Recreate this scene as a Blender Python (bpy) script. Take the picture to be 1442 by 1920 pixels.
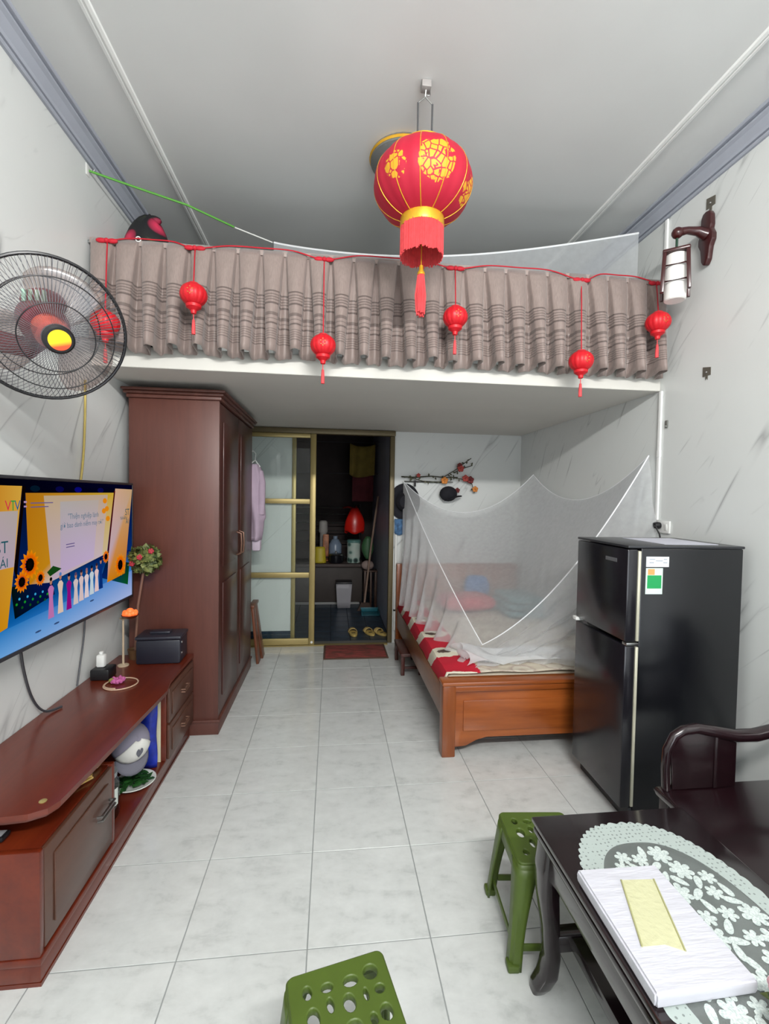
import bpy, bmesh, math, random
from mathutils import Vector, Matrix, Euler
random.seed(7)
PI = math.pi
for o in list(bpy.data.objects): bpy.data.objects.remove(o)
scn = bpy.context.scene
COL = scn.collection

# ------------------------------------------------------------------ camera
cam_d = bpy.data.cameras.new('camera')
cam = bpy.data.objects.new('camera', cam_d); COL.objects.link(cam)
F_PX, YAW, PITCH, ROLL = 861.76, .1136, -.0321, .0166
cy, sy, cp, sp = math.cos(YAW), math.sin(YAW), math.cos(PITCH), math.sin(PITCH)
fw = Vector((sy*cp, cy*cp, sp)); rt = Vector((cy, -sy, 0)); up = rt.cross(fw)
r2 = math.cos(ROLL)*rt + math.sin(ROLL)*up; u2 = -math.sin(ROLL)*rt + math.cos(ROLL)*up
M = Matrix((r2, u2, -fw)).transposed().to_4x4(); M.translation = Vector((0, 0, 1.441))
cam.matrix_world = M
cam_d.sensor_fit = 'VERTICAL'; cam_d.sensor_height = 24.0; cam_d.lens = 24.0*F_PX/1920.0
cam_d.clip_start = .02
scn.camera = cam

# ------------------------------------------------------------------ light
w = bpy.data.worlds.new('world'); scn.world = w; w.use_nodes = True
w.node_tree.nodes['Background'].inputs[0].default_value = (.75, .85, 1, 1)
w.node_tree.nodes['Background'].inputs[1].default_value = .4
def area(name, loc, target, sx, sz, power, col):
    d = bpy.data.lights.new(name, 'AREA'); d.shape = 'RECTANGLE'; d.size = sx; d.size_y = sz
    d.energy = power; d.color = col
    o = bpy.data.objects.new(name, d); COL.objects.link(o); o.location = loc
    o.rotation_euler = (Vector(target)-Vector(loc)).to_track_quat('-Z', 'Y').to_euler()
    return o
area('tube_light', (.45, -.85, 2.88), (.3, 1.9, 2.5), 1.3, .09, 106, (1, .985, .96))      # fluorescent tube high on the rear wall
area('doorway_daylight', (.9, -1.35, 1.25), (.6, 2, 1.0), 1.5, 2.1, 34, (.90, .95, 1))  # open front door behind the photographer
scn.view_settings.view_transform = 'Standard'
try: scn.view_settings.look = 'None'
except Exception: pass
scn.view_settings.exposure = 0.0; scn.view_settings.gamma = 1.0
scn.view_settings.use_curve_mapping = False

# ------------------------------------------------------------------ materials
def lin(c):
    return c/12.92 if c <= .04045 else ((c+.055)/1.055)**2.4
def hx(s, a=1.0):
    s = s.lstrip('#'); return tuple(lin(int(s[i:i+2], 16)/255) for i in (0, 2, 4)) + (a,)
class NT:
    def __init__(s, name):
        s.m = bpy.data.materials.new(name); s.m.use_nodes = True
        s.t = s.m.node_tree; s.n = s.t.nodes; s.b = s.n['Principled BSDF']; s.out = s.n['Material Output']
    def add(s, typ, **kw):
        n = s.n.new(typ)
        for k, v in kw.items():
            if k.startswith('i_'):
                key = k[2:]; key = int(key) if key.isdigit() else key.replace('_', ' ')
                n.inputs[key].default_value = v
            else: setattr(n, k, v)
        return n
    def link(s, a, b): s.t.links.new(a, b)
    def coord(s, out='Object', scale=(1, 1, 1), rot=(0, 0, 0), loc=(0, 0, 0)):
        c = s.add('ShaderNodeTexCoord'); mp = s.add('ShaderNodeMapping')
        mp.inputs['Scale'].default_value = scale; mp.inputs['Rotation'].default_value = rot; mp.inputs['Location'].default_value = loc
        s.link(c.outputs[out], mp.inputs[0]); return mp.outputs[0]
    def ramp(s, fac, stops, interp='LINEAR'):
        r = s.add('ShaderNodeValToRGB'); e = r.color_ramp; e.interpolation = interp
        while len(e.elements) < len(stops): e.elements.new(.5)
        for el, (p, c) in zip(e.elements, stops): el.position = p; el.color = c
        s.link(fac, r.inputs[0]); return r.outputs[0]
    def mixc(s, fac, a, b, mode='MIX'):
        m = s.add('ShaderNodeMix', data_type='RGBA', blend_type=mode)
        for v, k in ((fac, 0), (a, 6), (b, 7)):
            if hasattr(v, 'is_linked') or hasattr(v, 'links'): s.link(v, m.inputs[k])
            else: m.inputs[k].default_value = v
        return m.outputs[2]
    def math(s, op, a, b=0.0, c=None, clamp=False):
        m = s.add('ShaderNodeMath', operation=op, use_clamp=clamp)
        for v, k in ((a, 0), (b, 1), (c, 2)):
            if v is None: continue
            if hasattr(v, 'links'): s.link(v, m.inputs[k])
            else: m.inputs[k].default_value = v
        return m.outputs[0]
    def noise(s, vec, scale=5, detail=3, rough=.55, dist=0.0):
        n = s.add('ShaderNodeTexNoise'); n.inputs['Scale'].default_value = scale; n.inputs['Detail'].default_value = detail
        n.inputs['Roughness'].default_value = rough; n.inputs['Distortion'].default_value = dist
        s.link(vec, n.inputs['Vector']); return n.outputs[0]
    def bump(s, h, strength=.2, dist=.01):
        b = s.add('ShaderNodeBump'); b.inputs['Strength'].default_value = strength; b.inputs['Distance'].default_value = dist
        s.link(h, b.inputs['Height']); s.link(b.outputs[0], s.b.inputs['Normal'])
BLACK, WHITE = (0, 0, 0, 1), (1, 1, 1, 1)
MATS = {}
def mat(name, col, rough=.5, metal=0.0, spec=.5, var=0.0, vscale=8.0, bump=0.0, bscale=60.0, coat=0.0):
    """plain paint / plastic / cloth with faint mottling"""
    if name in MATS: return MATS[name]
    t = NT(name); c = hx(col)
    t.b.inputs['Roughness'].default_value = rough; t.b.inputs['Metallic'].default_value = metal
    t.b.inputs['Specular IOR Level'].default_value = spec; t.b.inputs['Coat Weight'].default_value = coat
    v = t.coord()
    f = t.noise(v, vscale, 3)
    k = max(var, .03)
    t.link(t.ramp(f, [(.3, tuple(x*(1-k) for x in c[:3])+(1,)), (.7, tuple(min(1, x*(1+k)) for x in c[:3])+(1,))]), t.b.inputs['Base Color'])
    if bump: t.bump(t.noise(v, bscale, 2), bump, .004)
    MATS[name] = t.m; return t.m
def wood(name, c1, c2, rough=.3, axis='Y', scale=1.0, coat=.2, contrast=1.0):
    if name in MATS: return MATS[name]
    t = NT(name)
    s = {'X': (1.2, 14, 14), 'Y': (14, 1.2, 14), 'Z': (14, 14, 1.2)}[axis]
    v = t.coord(scale=tuple(k*scale for k in s))
    a = t.noise(v, 1.0, 5, .6, .6); b = t.noise(v, 5.0, 3, .5)
    f = t.math('ADD', t.math('MULTIPLY', a, .75), t.math('MULTIPLY', b, .25))
    t.link(t.ramp(f, [(.5-.18/contrast, hx(c1)), (.5+.2/contrast, hx(c2))]), t.b.inputs['Base Color'])
    t.b.inputs['Roughness'].default_value = rough; t.b.inputs['Coat Weight'].default_value = coat
    t.b.inputs['Coat Roughness'].default_value = .15
    MATS[name] = t.m; return t.m
def marble(name, base, vein, rough, axis, seed=0.0):
    """cladding with long faint slanted veins; axis = normal of the wall"""
    t = NT(name); v = t.coord(loc=(seed, seed*.7, seed*1.3)); big = t.noise(v, 1.1, 4, .6)
    tot = None
    for ang, sc, wdt, k, off in ((.52, 1.0, .010, 1.0, 0.0), (.75, 1.7, .008, .6, 7.3)):
        # rotate in the wall plane so that the stretched axis leans; object z is up
        rot = {'X': (ang, 0, 0), '-X': (-ang, 0, 0), 'Y': (0, -ang, 0)}[axis]
        c = t.add('ShaderNodeTexCoord'); m1 = t.add('ShaderNodeMapping'); m1.inputs['Rotation'].default_value = rot; m1.inputs['Location'].default_value = (seed+off, seed*2+off, off)
        t.link(c.outputs['Object'], m1.inputs[0]); m2 = t.add('ShaderNodeMapping'); m2.inputs['Scale'].default_value = (3.2*sc, 3.2*sc, .36*sc); t.link(m1.outputs[0], m2.inputs[0])
        n = t.noise(m2.outputs[0], 1.0, 2, .45, .0)
        d = t.math('ABSOLUTE', t.math('SUBTRACT', n, .5))
        line = t.ramp(d, [(0.0, WHITE), (wdt*.5, (.4, .4, .4, 1)), (wdt*1.7, BLACK)])
        brk = t.ramp(t.noise(v, 2.3*sc, 2), [(.49, BLACK), (.63, WHITE)])
        f = t.math('MULTIPLY', t.math('MULTIPLY', line, brk), k); tot = f if tot is None else t.math('MAXIMUM', tot, f)
    c0 = t.ramp(big, [(.3, tuple(x*.95 for x in hx(base)[:3])+(1,)), (.7, hx(base))])
    t.link(t.mixc(t.math('MULTIPLY', tot, .85), c0, hx(vein)), t.b.inputs['Base Color'])
    t.b.inputs['Roughness'].default_value = rough
    return t.m
M_WALL = marble('marble_wall_cladding_side', 'dcdfdd', '8d9090', .3, 'X')
M_WALLR = marble('marble_wall_cladding_right', 'dcdfdd', '8d9090', .3, '-X', 5.0)
M_WALLB = marble('marble_wall_cladding_back', 'dcdfdd', '8d9090', .3, 'Y', 3.0)
def floor_tile_mat():
    t = NT('pale_grey_floor_tile'); oi = t.add('ShaderNodeObjectInfo')
    c = t.add('ShaderNodeTexCoord'); ad = t.add('ShaderNodeVectorMath', operation='ADD')
    sc = t.add('ShaderNodeVectorMath', operation='SCALE'); sc.inputs['Scale'].default_value = 13.7
    cm = t.add('ShaderNodeCombineXYZ')
    t.link(oi.outputs['Random'], cm.inputs[0]); t.link(oi.outputs['Random'], cm.inputs[1])
    t.link(cm.outputs[0], sc.inputs[0]); t.link(c.outputs['Object'], ad.inputs[0]); t.link(sc.outputs[0], ad.inputs[1])
    mp = t.add('ShaderNodeMapping'); mp.inputs['Rotation'].default_value = (0, 0, .5); mp.inputs['Scale'].default_value = (1, 2.2, 1)
    t.link(ad.outputs[0], mp.inputs[0])
    a = t.noise(mp.outputs[0], 5.5, 5, .65, .4); b = t.noise(ad.outputs[0], 22, 3, .6)
    f = t.math('ADD', t.math('MULTIPLY', a, .7), t.math('MULTIPLY', b, .3))
    t.link(t.ramp(f, [(.30, hx('b9bdbb')), (.46, hx('d0d3d1')), (.7, hx('dcdfdd'))]), t.b.inputs['Base Color'])
    t.b.inputs['Roughness'].default_value = .17; t.b.inputs['Specular IOR Level'].default_value = .55
    return t.m
M_TILE = floor_tile_mat()
M_GROUT = mat('grey_grout', '9b9f9e', .9)
M_CEIL = mat('white_ceiling_paint', 'd9dbda', .85, var=.035, vscale=1.6, bump=.05, bscale=25)
M_CORN = mat('blue_grey_cornice', 'a6abb6', .6)
M_STRIP = mat('white_plaster', 'eceeec', .6)
M_WARD = wood('red_brown_melamine', '532e26', '643a30', .42, 'Z', 1, .0)
M_WARD_IN = wood('dark_red_brown_wood', '3c1a14', '4e231b', .4, 'Z')
M_CAB = wood('mahogany_varnish', '561b0c', '6d2811', .28, 'Y', 1, .3)
M_CAB_F = wood('brown_drawer_veneer', '4f3226', '5e3e31', .35, 'Y')
M_BED = wood('orange_brown_bed_wood', '7e3d16', 'b0602a', .3, 'X', .8, .3)
M_BEDV = wood('orange_brown_bed_post_wood', '70340f', '96501f', .3, 'Z', .8, .3)
M_DARK = wood('dark_mahogany', '150a0d', '231015', .22, 'X', 1, .5)
M_TABLE = wood('black_brown_lacquer', '191213', '261c1f', .12, 'Y', 1, .6)
M_BLACK = mat('black_plastic', '17171a', .35)
M_FRIDGE = mat('black_fridge_steel', '101115', .22, spec=.6)
M_FRIDGE_D = mat('black_fridge_door', '1c1b20', .2, spec=.6)
M_SILV = mat('silver_trim', 'd5d2bd', .3, .3)
M_METAL = mat('steel', 'a8a8a6', .3, 1)
M_GOLDAL = mat('gold_aluminium', 'a5935f', .4, .45)
M_GOLD = mat('gold_trim', 'd9a52c', .35, .5)
M_RED = mat('red_felt', 'bb1228', .7, var=.08)
M_REDPL = mat('red_plastic_lantern', 'c90f1e', .45)
M_TASSEL = mat('coral_red_tassel', 'd8464a', .7, var=.12, vscale=50)
M_GREEN = mat('olive_green_plastic', '4c5f21', .42, var=.06, vscale=14)
M_WHITEP = mat('white_plastic', 'e6e7e4', .4)
M_WIRE = mat('dark_wire', '3a3b40', .35)

# ------------------------------------------------------------------ mesh helpers
class MB:
    def __init__(s): s.bm = bmesh.new()
    def _add(s, t):
        me = bpy.data.meshes.new('t'); t.to_mesh(me); t.free(); s.bm.from_mesh(me); bpy.data.meshes.remove(me); return s
    def box(s, x0, x1, y0, y1, z0, z1, bev=0.0, seg=2, mtx=None):
        t = bmesh.new(); bmesh.ops.create_cube(t, size=1)
        bmesh.ops.scale(t, vec=(abs(x1-x0), abs(y1-y0), abs(z1-z0)), verts=t.verts)
        bmesh.ops.translate(t, vec=((x0+x1)/2, (y0+y1)/2, (z0+z1)/2), verts=t.verts)
        if bev: bmesh.ops.bevel(t, geom=t.edges[:], offset=min(bev, .49*min(abs(x1-x0), abs(y1-y0), abs(z1-z0))), segments=seg, affect='EDGES', profile=.5)
        if mtx: bmesh.ops.transform(t, matrix=mtx, verts=t.verts)
        return s._add(t)
    def bar(s, a, b, wx, wz, bev=0.0, upv=(0, 0, 1)):
        a, b = Vector(a), Vector(b); d = b-a; L = d.length; d.normalize(); u = Vector(upv)
        x = d.cross(u)
        if x.length < 1e-4: x = d.cross(Vector((1, 0, 0)))
        x.normalize(); z = x.cross(d)
        m = Matrix((x, d, z)).transposed().to_4x4(); m.translation = (a+b)/2
        return s.box(-wx/2, wx/2, -L/2, L/2, -wz/2, wz/2, bev, 2, m)
    def tube(s, pts, r, seg=8, closed=False, cap=True):
        pts = [Vector(p) for p in pts]; n = len(pts); rr = r if isinstance(r, (list, tuple)) else [r]*n
        b = s.bm; rings = []; prev = None
        for i, p in enumerate(pts):
            if closed: d = pts[(i+1) % n]-pts[i-1]
            else: d = pts[min(i+1, n-1)]-pts[max(i-1, 0)]
            d.normalize()
            if prev is None:
                a = Vector((0, 0, 1)) if abs(d.z) < .9 else Vector((1, 0, 0))
                x = d.cross(a).normalized()
            else:
                x = prev-d*prev.dot(d)
                x = x.normalized() if x.length > 1e-6 else d.orthogonal().normalized()
            prev = x; y = d.cross(x)
            rings.append([b.verts.new(p+(x*math.cos(2*PI*k/seg)+y*math.sin(2*PI*k/seg))*rr[i]) for k in range(seg)])
        m = n if closed else n-1
        for i in range(m):
            A, B = rings[i], rings[(i+1) % n]
            for k in range(seg): b.faces.new((A[k], A[(k+1) % seg], B[(k+1) % seg], B[k]))
        if cap and not closed:
            b.faces.new(rings[0][::-1]); b.faces.new(rings[-1])
        return s
    def lathe(s, prof, seg=24, mtx=None, cap=True):
        b = s.bm; rings = []; mtx = mtx or Matrix.Identity(4)
        for r, z in prof:
            if r < 1e-5: rings.append([b.verts.new(mtx @ Vector((0, 0, z)))])
            else: rings.append([b.verts.new(mtx @ Vector((r*math.cos(2*PI*k/seg), r*math.sin(2*PI*k/seg), z))) for k in range(seg)])
        for A, B in zip(rings, rings[1:]):
            if len(A) == 1 and len(B) == 1: continue
            for k in range(seg):
                k2 = (k+1) % seg
                if len(A) == 1: b.faces.new((A[0], B[k2], B[k]))
                elif len(B) == 1: b.faces.new((A[k], A[k2], B[0]))
                else: b.faces.new((A[k], A[k2], B[k2], B[k]))
        if cap:
            if len(rings[0]) > 1: b.faces.new(rings[0][::-1])
            if len(rings[-1]) > 1: b.faces.new(rings[-1])
        return s
    def prism(s, poly, depth, mtx, bev=0.0):
        """poly in local xy, extruded from z=0 to depth, then mtx"""
        t = bmesh.new(); vs = [t.verts.new((x, y, 0)) for x, y in poly]; f = t.faces.new(vs)
        r = bmesh.ops.extrude_face_region(t, geom=[f]); nv = [g for g in r['geom'] if isinstance(g, bmesh.types.BMVert)]
        bmesh.ops.translate(t, vec=(0, 0, depth), verts=nv)
        bmesh.ops.recalc_face_normals(t, faces=t.faces)
        if bev: bmesh.ops.bevel(t, geom=t.edges[:], offset=bev, segments=2, affect='EDGES', profile=.5)
        bmesh.ops.transform(t, matrix=mtx, verts=t.verts)
        return s._add(t)
    def grid(s, fn, nu, nv, closed_u=False):
        b = s.bm; g = [[b.verts.new(fn(i/nu, j/nv)) for j in range(nv+1)] for i in range(nu if closed_u else nu+1)]
        n = len(g)
        for i in range(n if closed_u else n-1):
            for j in range(nv): b.faces.new((g[i][j], g[(i+1) % n][j], g[(i+1) % n][j+1], g[i][j+1]))
        return s
    def poly(s, pts):
        s.bm.faces.new([s.bm.verts.new(p) for p in pts]); return s
    def ball(s, c, r, seg=12, sq=(1, 1, 1)):
        t = bmesh.new(); bmesh.ops.create_uvsphere(t, u_segments=seg, v_segments=max(6, seg//2), radius=r)
        bmesh.ops.scale(t, vec=sq, verts=t.verts); bmesh.ops.translate(t, vec=c, verts=t.verts)
        return s._add(t)
def frame(o, x, y, z=None):
    x, y = Vector(x).normalized(), Vector(y).normalized(); z = x.cross(y) if z is None else Vector(z)
    m = Matrix((x, y, z)).transposed().to_4x4(); m.translation = Vector(o); return m
MW = {}
def tag(o, label=None, cat=None, group=None, kind=None):
    if label: o['label'] = label
    if cat: o['category'] = cat
    if group: o['group'] = group
    if kind: o['kind'] = kind
    return o
def thing(name, label, cat, loc=(0, 0, 0), rotz=0.0, group=None):
    o = bpy.data.objects.new(name, None); COL.objects.link(o); o.empty_display_size = .1
    o.location = loc; o.rotation_euler = (0, 0, rotz)
    MW[o.name] = Matrix.Translation(Vector(loc)) @ Matrix.Rotation(rotz, 4, 'Z')
    return tag(o, label, cat, group)
def obj(name, mb, m, parent=None, local=False, smooth=40, solid=0.0, label=None, kind=None, origin=None):
    """link ONE mesh object; world coordinates unless local"""
    me = bpy.data.meshes.new(name); b = mb.bm
    bmesh.ops.recalc_face_normals(b, faces=b.faces)
    b.to_mesh(me); b.free()
    me.materials.append(m) if not isinstance(m, list) else [me.materials.append(k) for k in m]
    o = bpy.data.objects.new(name, me); COL.objects.link(o)
    if smooth:
        me.polygons.foreach_set('use_smooth', [True]*len(me.polygons))
        me.set_sharp_from_angle(angle=math.radians(smooth))
    W = MW.get(parent.name, Matrix.Identity(4)) if parent else Matrix.Identity(4)
    if parent: o.parent = parent
    if not local and parent: me.transform(W.inverted())
    if origin is not None:                       # place origin without moving the mesh
        og = Vector(origin); lo = (W.inverted() @ og) if parent else og
        me.transform(Matrix.Translation(-lo)); o.location = lo; W = W @ Matrix.Translation(lo)
    MW[o.name] = W
    if solid:
        sm = o.modifiers.new('thickness', 'SOLIDIFY'); sm.thickness = solid; sm.offset = 0
    if label: o['label'] = label
    if kind: o['kind'] = kind
    return o
def struct(name, mb, m, parent=None, **k): return obj(name, mb, m, parent, kind='structure', **k)
def copy_tree(o, parent=None):
    c = o.copy(); COL.objects.link(c); MW[c.name] = MW.get(o.name, Matrix.Identity(4))
    if parent: c.parent = parent
    for ch in list(o.children): copy_tree(ch, c)
    return c

# ------------------------------------------------------------------ room shell
XL, XR, YB, YR, ZC = -1.22, 1.89, 4.48, -1.4, 3.16
struct('wall_left', MB().box(XL-.1, XL, YR-.1, YB+.1, 0, ZC), M_WALL)
struct('wall_right', MB().box(XR, XR+.1, YR-.1, YB+.1, 0, ZC), M_WALLR)
bk = MB().box(XL, -.36, YB, YB+.1, 0, ZC).box(.60, XR, YB, YB+.1, 0, ZC).box(-.36, .60, YB, YB+.1, 2.06, ZC)
struct('wall_back', bk, M_WALLB)
# rear wall behind the photographer with the open front door
rw = MB().box(XL, .15, YR-.1, YR, 0, ZC).box(1.65, XR, YR-.1, YR, 0, ZC).box(.15, 1.65, YR-.1, YR, 2.3, ZC)
struct('wall_rear', rw, M_WALLB)
struct('ceiling', MB().box(XL-.1, XR+.1, YR-.1, YB+.1, ZC, ZC+.1), M_CEIL)
def cornice(x, sgn):
    pr = [(0, 0), (.012, 0), (.017, .006), (.017, .012), (.008, .014), (.008, .019), (.02, .021), (.024, .034), (.046, .062), (.060, .070), (.060, .079), (.050, .082), (.052, .087), (.07, .088), (.075, .093), (.075, .1), (0, .1)]
    return MB().prism([(p*sgn, q) for p, q in pr], YB-YR, frame((x, YB, ZC-.1), (1, 0, 0), (0, 0, 1)))
struct('trim_1', cornice(XL, 1), M_CORN, smooth=20)
struct('trim_2', cornice(XR, -1), M_CORN, smooth=20)
def strip(x):
    pr = [(-.02, 0), (.02, 0), (.018, -.01), (.006, -.012), (.003, -.006), (-.003, -.006), (-.006, -.012), (-.018, -.01)]
    return MB().prism(pr, YB-YR, frame((x, YB, ZC), (1, 0, 0), (0, 0, 1)))
struct('trim_3', strip(-.885), M_STRIP, smooth=20)
struct('trim_4', strip(1.56), M_STRIP, smooth=20)
# floor: slab in grout colour, each tile its own piece
fl = struct('floor', MB().box(XL-.1, XR+.1, YR-.1, YB+.02, -.08, -.0025), M_GROUT)
gx, gy, T, G = -.461, 1.433, .4, .0018
xs = [gx+T*i for i in range(-2, 7)]; ys = [gy+T*j for j in range(-7, 8)]
tile_cache = {}
for a in xs:
    for b in ys:
        x0, x1 = max(a+G, XL), min(a+T-G, XR); y0, y1 = max(b+G, YR), min(b+T-G, YB)
        if x1-x0 < .02 or y1-y0 < .02: continue
        key = (round(x1-x0, 3), round(y1-y0, 3)); c = ((x0+x1)/2, (y0+y1)/2, 0)
        if key not in tile_cache:
            hxx, hyy = (x1-x0)/2, (y1-y0)/2
            o = obj('floor_tile', MB().box(-hxx, hxx, -hyy, hyy, -.0026, 0, .0008, 1), M_TILE, fl, local=True, smooth=0)
            tile_cache[key] = o
        else:
            o = tile_cache[key].copy(); COL.objects.link(o); o.parent = fl
        o.location = c
# mezzanine slab
struct('ceiling_mezzanine', MB().box(XL, XR, 2.5, YB, 2.083, 2.19, .003, 1), mat('white_mezzanine_paint', 'd2d0c9', .7, var=.03, vscale=2))
# baseboards behind the bed and glass door
M_BASE = mat('dark_blue_skirting_tile', '1d3040', .25, var=.3, vscale=20)
struct('baseboard_back', MB().box(XL, -.38, YB-.012, YB, .035, .10).box(XL, -.38, YB-.012, YB, .105, .135), M_BASE, smooth=0)

# ------------------------------------------------------------------ kitchen beyond the sliding door
KX0, KX1, KY, KZ = -1.0, .6, 6.9, 2.35
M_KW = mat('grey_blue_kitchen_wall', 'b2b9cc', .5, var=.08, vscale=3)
M_KD = mat('dark_unlit_wall', '3c3230', .8, var=.25, vscale=3)  # dark base colour stands in for the missing light in the kitchen
struct('wall_kitchen_right', MB().box(KX1, KX1+.1, YB+.1, KY, 0, KZ), M_KW)
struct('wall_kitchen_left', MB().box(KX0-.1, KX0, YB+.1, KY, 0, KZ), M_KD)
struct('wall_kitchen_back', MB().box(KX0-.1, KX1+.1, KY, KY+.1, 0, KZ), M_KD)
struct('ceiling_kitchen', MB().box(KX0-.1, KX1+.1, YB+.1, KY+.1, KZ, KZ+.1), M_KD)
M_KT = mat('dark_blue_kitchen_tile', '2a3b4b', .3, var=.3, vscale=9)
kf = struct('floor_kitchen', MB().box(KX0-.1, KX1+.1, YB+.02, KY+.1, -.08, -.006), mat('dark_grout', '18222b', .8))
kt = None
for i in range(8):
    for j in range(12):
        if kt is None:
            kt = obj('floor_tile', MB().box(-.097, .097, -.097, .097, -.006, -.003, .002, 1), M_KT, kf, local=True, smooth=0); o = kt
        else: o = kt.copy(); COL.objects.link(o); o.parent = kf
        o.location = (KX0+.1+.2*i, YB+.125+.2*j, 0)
struct('trim_5', MB().box(-.36, .60, YB-.03, YB+.05, -.002, .012, .003, 1), mat('worn_aluminium', '8f8f8a', .4, .5))

# ------------------------------------------------------------------ sliding door
M_GLASS = NT('tinted_glass')
def glass_mat(t, tint, rough=.03, op=.12):
    tr = t.add('ShaderNodeBsdfTransparent'); tr.inputs[0].default_value = hx(tint)
    gl = t.add('ShaderNodeBsdfGlossy'); gl.inputs['Roughness'].default_value = rough
    fr = t.add('ShaderNodeFresnel'); fr.inputs[0].default_value = 1.45
    ge = t.add('ShaderNodeNewGeometry'); mx = t.add('ShaderNodeMixShader'); t.link(t.math('MULTIPLY', t.math('ADD', fr.outputs[0], op*.2), t.math('SUBTRACT', 1.0, ge.outputs['Backfacing'])), mx.inputs[0])
    t.link(tr.outputs[0], mx.inputs[1]); t.link(gl.outputs[0], mx.inputs[2]); t.link(mx.outputs[0], t.out.inputs[0]); return t.m
M_GLASS = glass_mat(M_GLASS, 'f8fbfa')
d1 = bpy.data.objects.new('door_1', None); COL.objects.link(d1); d1.location = (-.2, 4.46, 0); d1['kind'] = 'structure'
MW['door_1'] = Matrix.Translation((-.2, 4.46, 0))
obj('door_frame', MB().box(-1.02, .60, 4.40, 4.475, 2.03, 2.078, .004).box(.555, .60, 4.44, 4.50, .0125, 2.03, .004), mat('dull_gold_aluminium', '6a5f45', .45, .4), d1)
obj('door_jamb', MB().box(-.385, -.345, 4.465, 4.52, .0125, 2.03, .004), M_GOLDAL, d1)
obj('door_track', MB().box(-1.0, .555, 4.41, 4.46, .0005, .012, .003, 1), M_GOLDAL, d1)
leaf = obj('door_leaf', MB().box(-.21, -.155, 4.415, 4.45, .013, 2.03, .005).box(-1.0, -.945, 4.415, 4.45, .013, 2.03, .005), M_GOLDAL, d1)
for z0, z1 in ((.014, .075), (.66, .71), (1.365, 1.412), (1.99, 2.029)):
    obj('door_rail', MB().box(-.945, -.21, 4.417, 4.448, z0, z1, .004), M_GOLDAL, leaf)
for z0, z1 in ((.075, .66), (.71, 1.365), (1.412, 1.99)):
    obj('glass_pane', MB().box(-.945, -.21, 4.430, 4.435, z0, z1), M_GLASS, leaf, smooth=0)
obj('door_roller', MB().lathe([(.012, 0), (.012, .006), (.004, .009), (0, .009)], 12, frame((-.18, 4.415, .04), (1, 0, 0), (0, 0, 1))), M_WHITEP, leaf, label='small pale screw cap')

# ------------------------------------------------------------------ wardrobe
wd = thing('wardrobe', 'tall red-brown wooden wardrobe standing under the mezzanine by the left wall', 'wardrobe', (-.92, 3.37, 0))
wx0, wx1, wy0, wy1 = -1.17, -.665, 2.811, 3.92
obj('carcass', MB().box(wx0, wx1, wy0, wy0+.02, .09, 1.99, .002).box(wx0, wx1, wy1-.02, wy1, .09, 1.99, .002).box(wx0, wx0+.01, wy0+.02, wy1-.02, .09, 1.99).box(wx0+.01, wx1-.02, wy0+.02, wy1-.02, 1.95, 1.99), M_WARD, wd)
obj('plinth', MB().box(wx0, wx1+.004, wy0-.004, wy1, 0, .075, .003).box(wx0, wx1+.012, wy0-.012, wy1, .075, .092, .004), M_WARD, wd)
obj('crown', MB().box(wx0-.01, wx1+.015, wy0-.015, wy1, 1.99, 2.012, .006).box(wx0-.022, wx1+.03, wy0-.03, wy1, 2.012, 2.03, .007).box(wx0-.03, wx1+.04, wy0-.04, wy1, 2.03, 2.046, .005), M_WARD, wd)
obj('coat_nail', MB().tube([(-.672, wy1, 1.793), (-.672, wy1+.03, 1.797)], .004, 6), M_METAL, wd)
hy = (wy0+wy1)/2
for a, b, hs in ((wy0+.022, hy-.002, hy-.045), (hy+.002, wy1-.022, hy+.045)):
    dr = obj('door', MB().box(wx1-.02, wx1, a, b, .1, 1.98, .003).box(wx1, wx1+.006, a+.07, b-.07, .2, .9, .005).box(wx1, wx1+.006, a+.07, b-.07, 1.0, 1.88, .005), M_WARD_IN, wd)
    obj('handle', MB().tube([(wx1, hs, 1.02), (wx1+.03, hs, 1.03), (wx1+.034, hs, 1.1), (wx1+.03, hs, 1.17), (wx1, hs, 1.18)], .006, 8), mat('bronze_handle', '7b5a4a', .4, .4), dr)

# ------------------------------------------------------------------ low cabinet for the television
tc = thing('television_cabinet', 'long low mahogany cabinet with drawers under the wall television', 'cabinet', (-1.0, 2.1, 0))
obj('plinth', MB().box(XL+.005, -.823, 1.395, 2.793, 0, .012).box(XL+.005, -.825, 1.395, 2.793, .012, .085, .004).box(XL+.005, -.818, 1.385, 2.793, .07, .092, .004), M_CAB, tc)
dx = obj('drawer_box', MB().box(XL+.005, -.835, 1.395, 1.845, .092, .402, .006).box(XL+.005, -.822, 1.388, 1.41, .092, .405, .004).box(XL+.005, -.822, 1.83, 1.85, .092, .405, .004), M_CAB, tc)
df = obj('drawer_front', MB().box(-.835, -.822, 1.412, 1.828, .1, .398, .003), M_CAB_F, tc)
obj('drawer_panel', MB().box(-.822, -.816, 1.455, 1.79, .14, .355, .005), M_CAB_F, df)
for dy in (0, .018):
    obj('handle', MB().tube([(-.822, 1.70+dy*.2, .285-dy), (-.80, 1.70+dy*.2, .287-dy), (-.80, 1.80+dy*.2, .287-dy), (-.822, 1.80+dy*.2, .285-dy)], .0045, 8), M_METAL, df)
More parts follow.
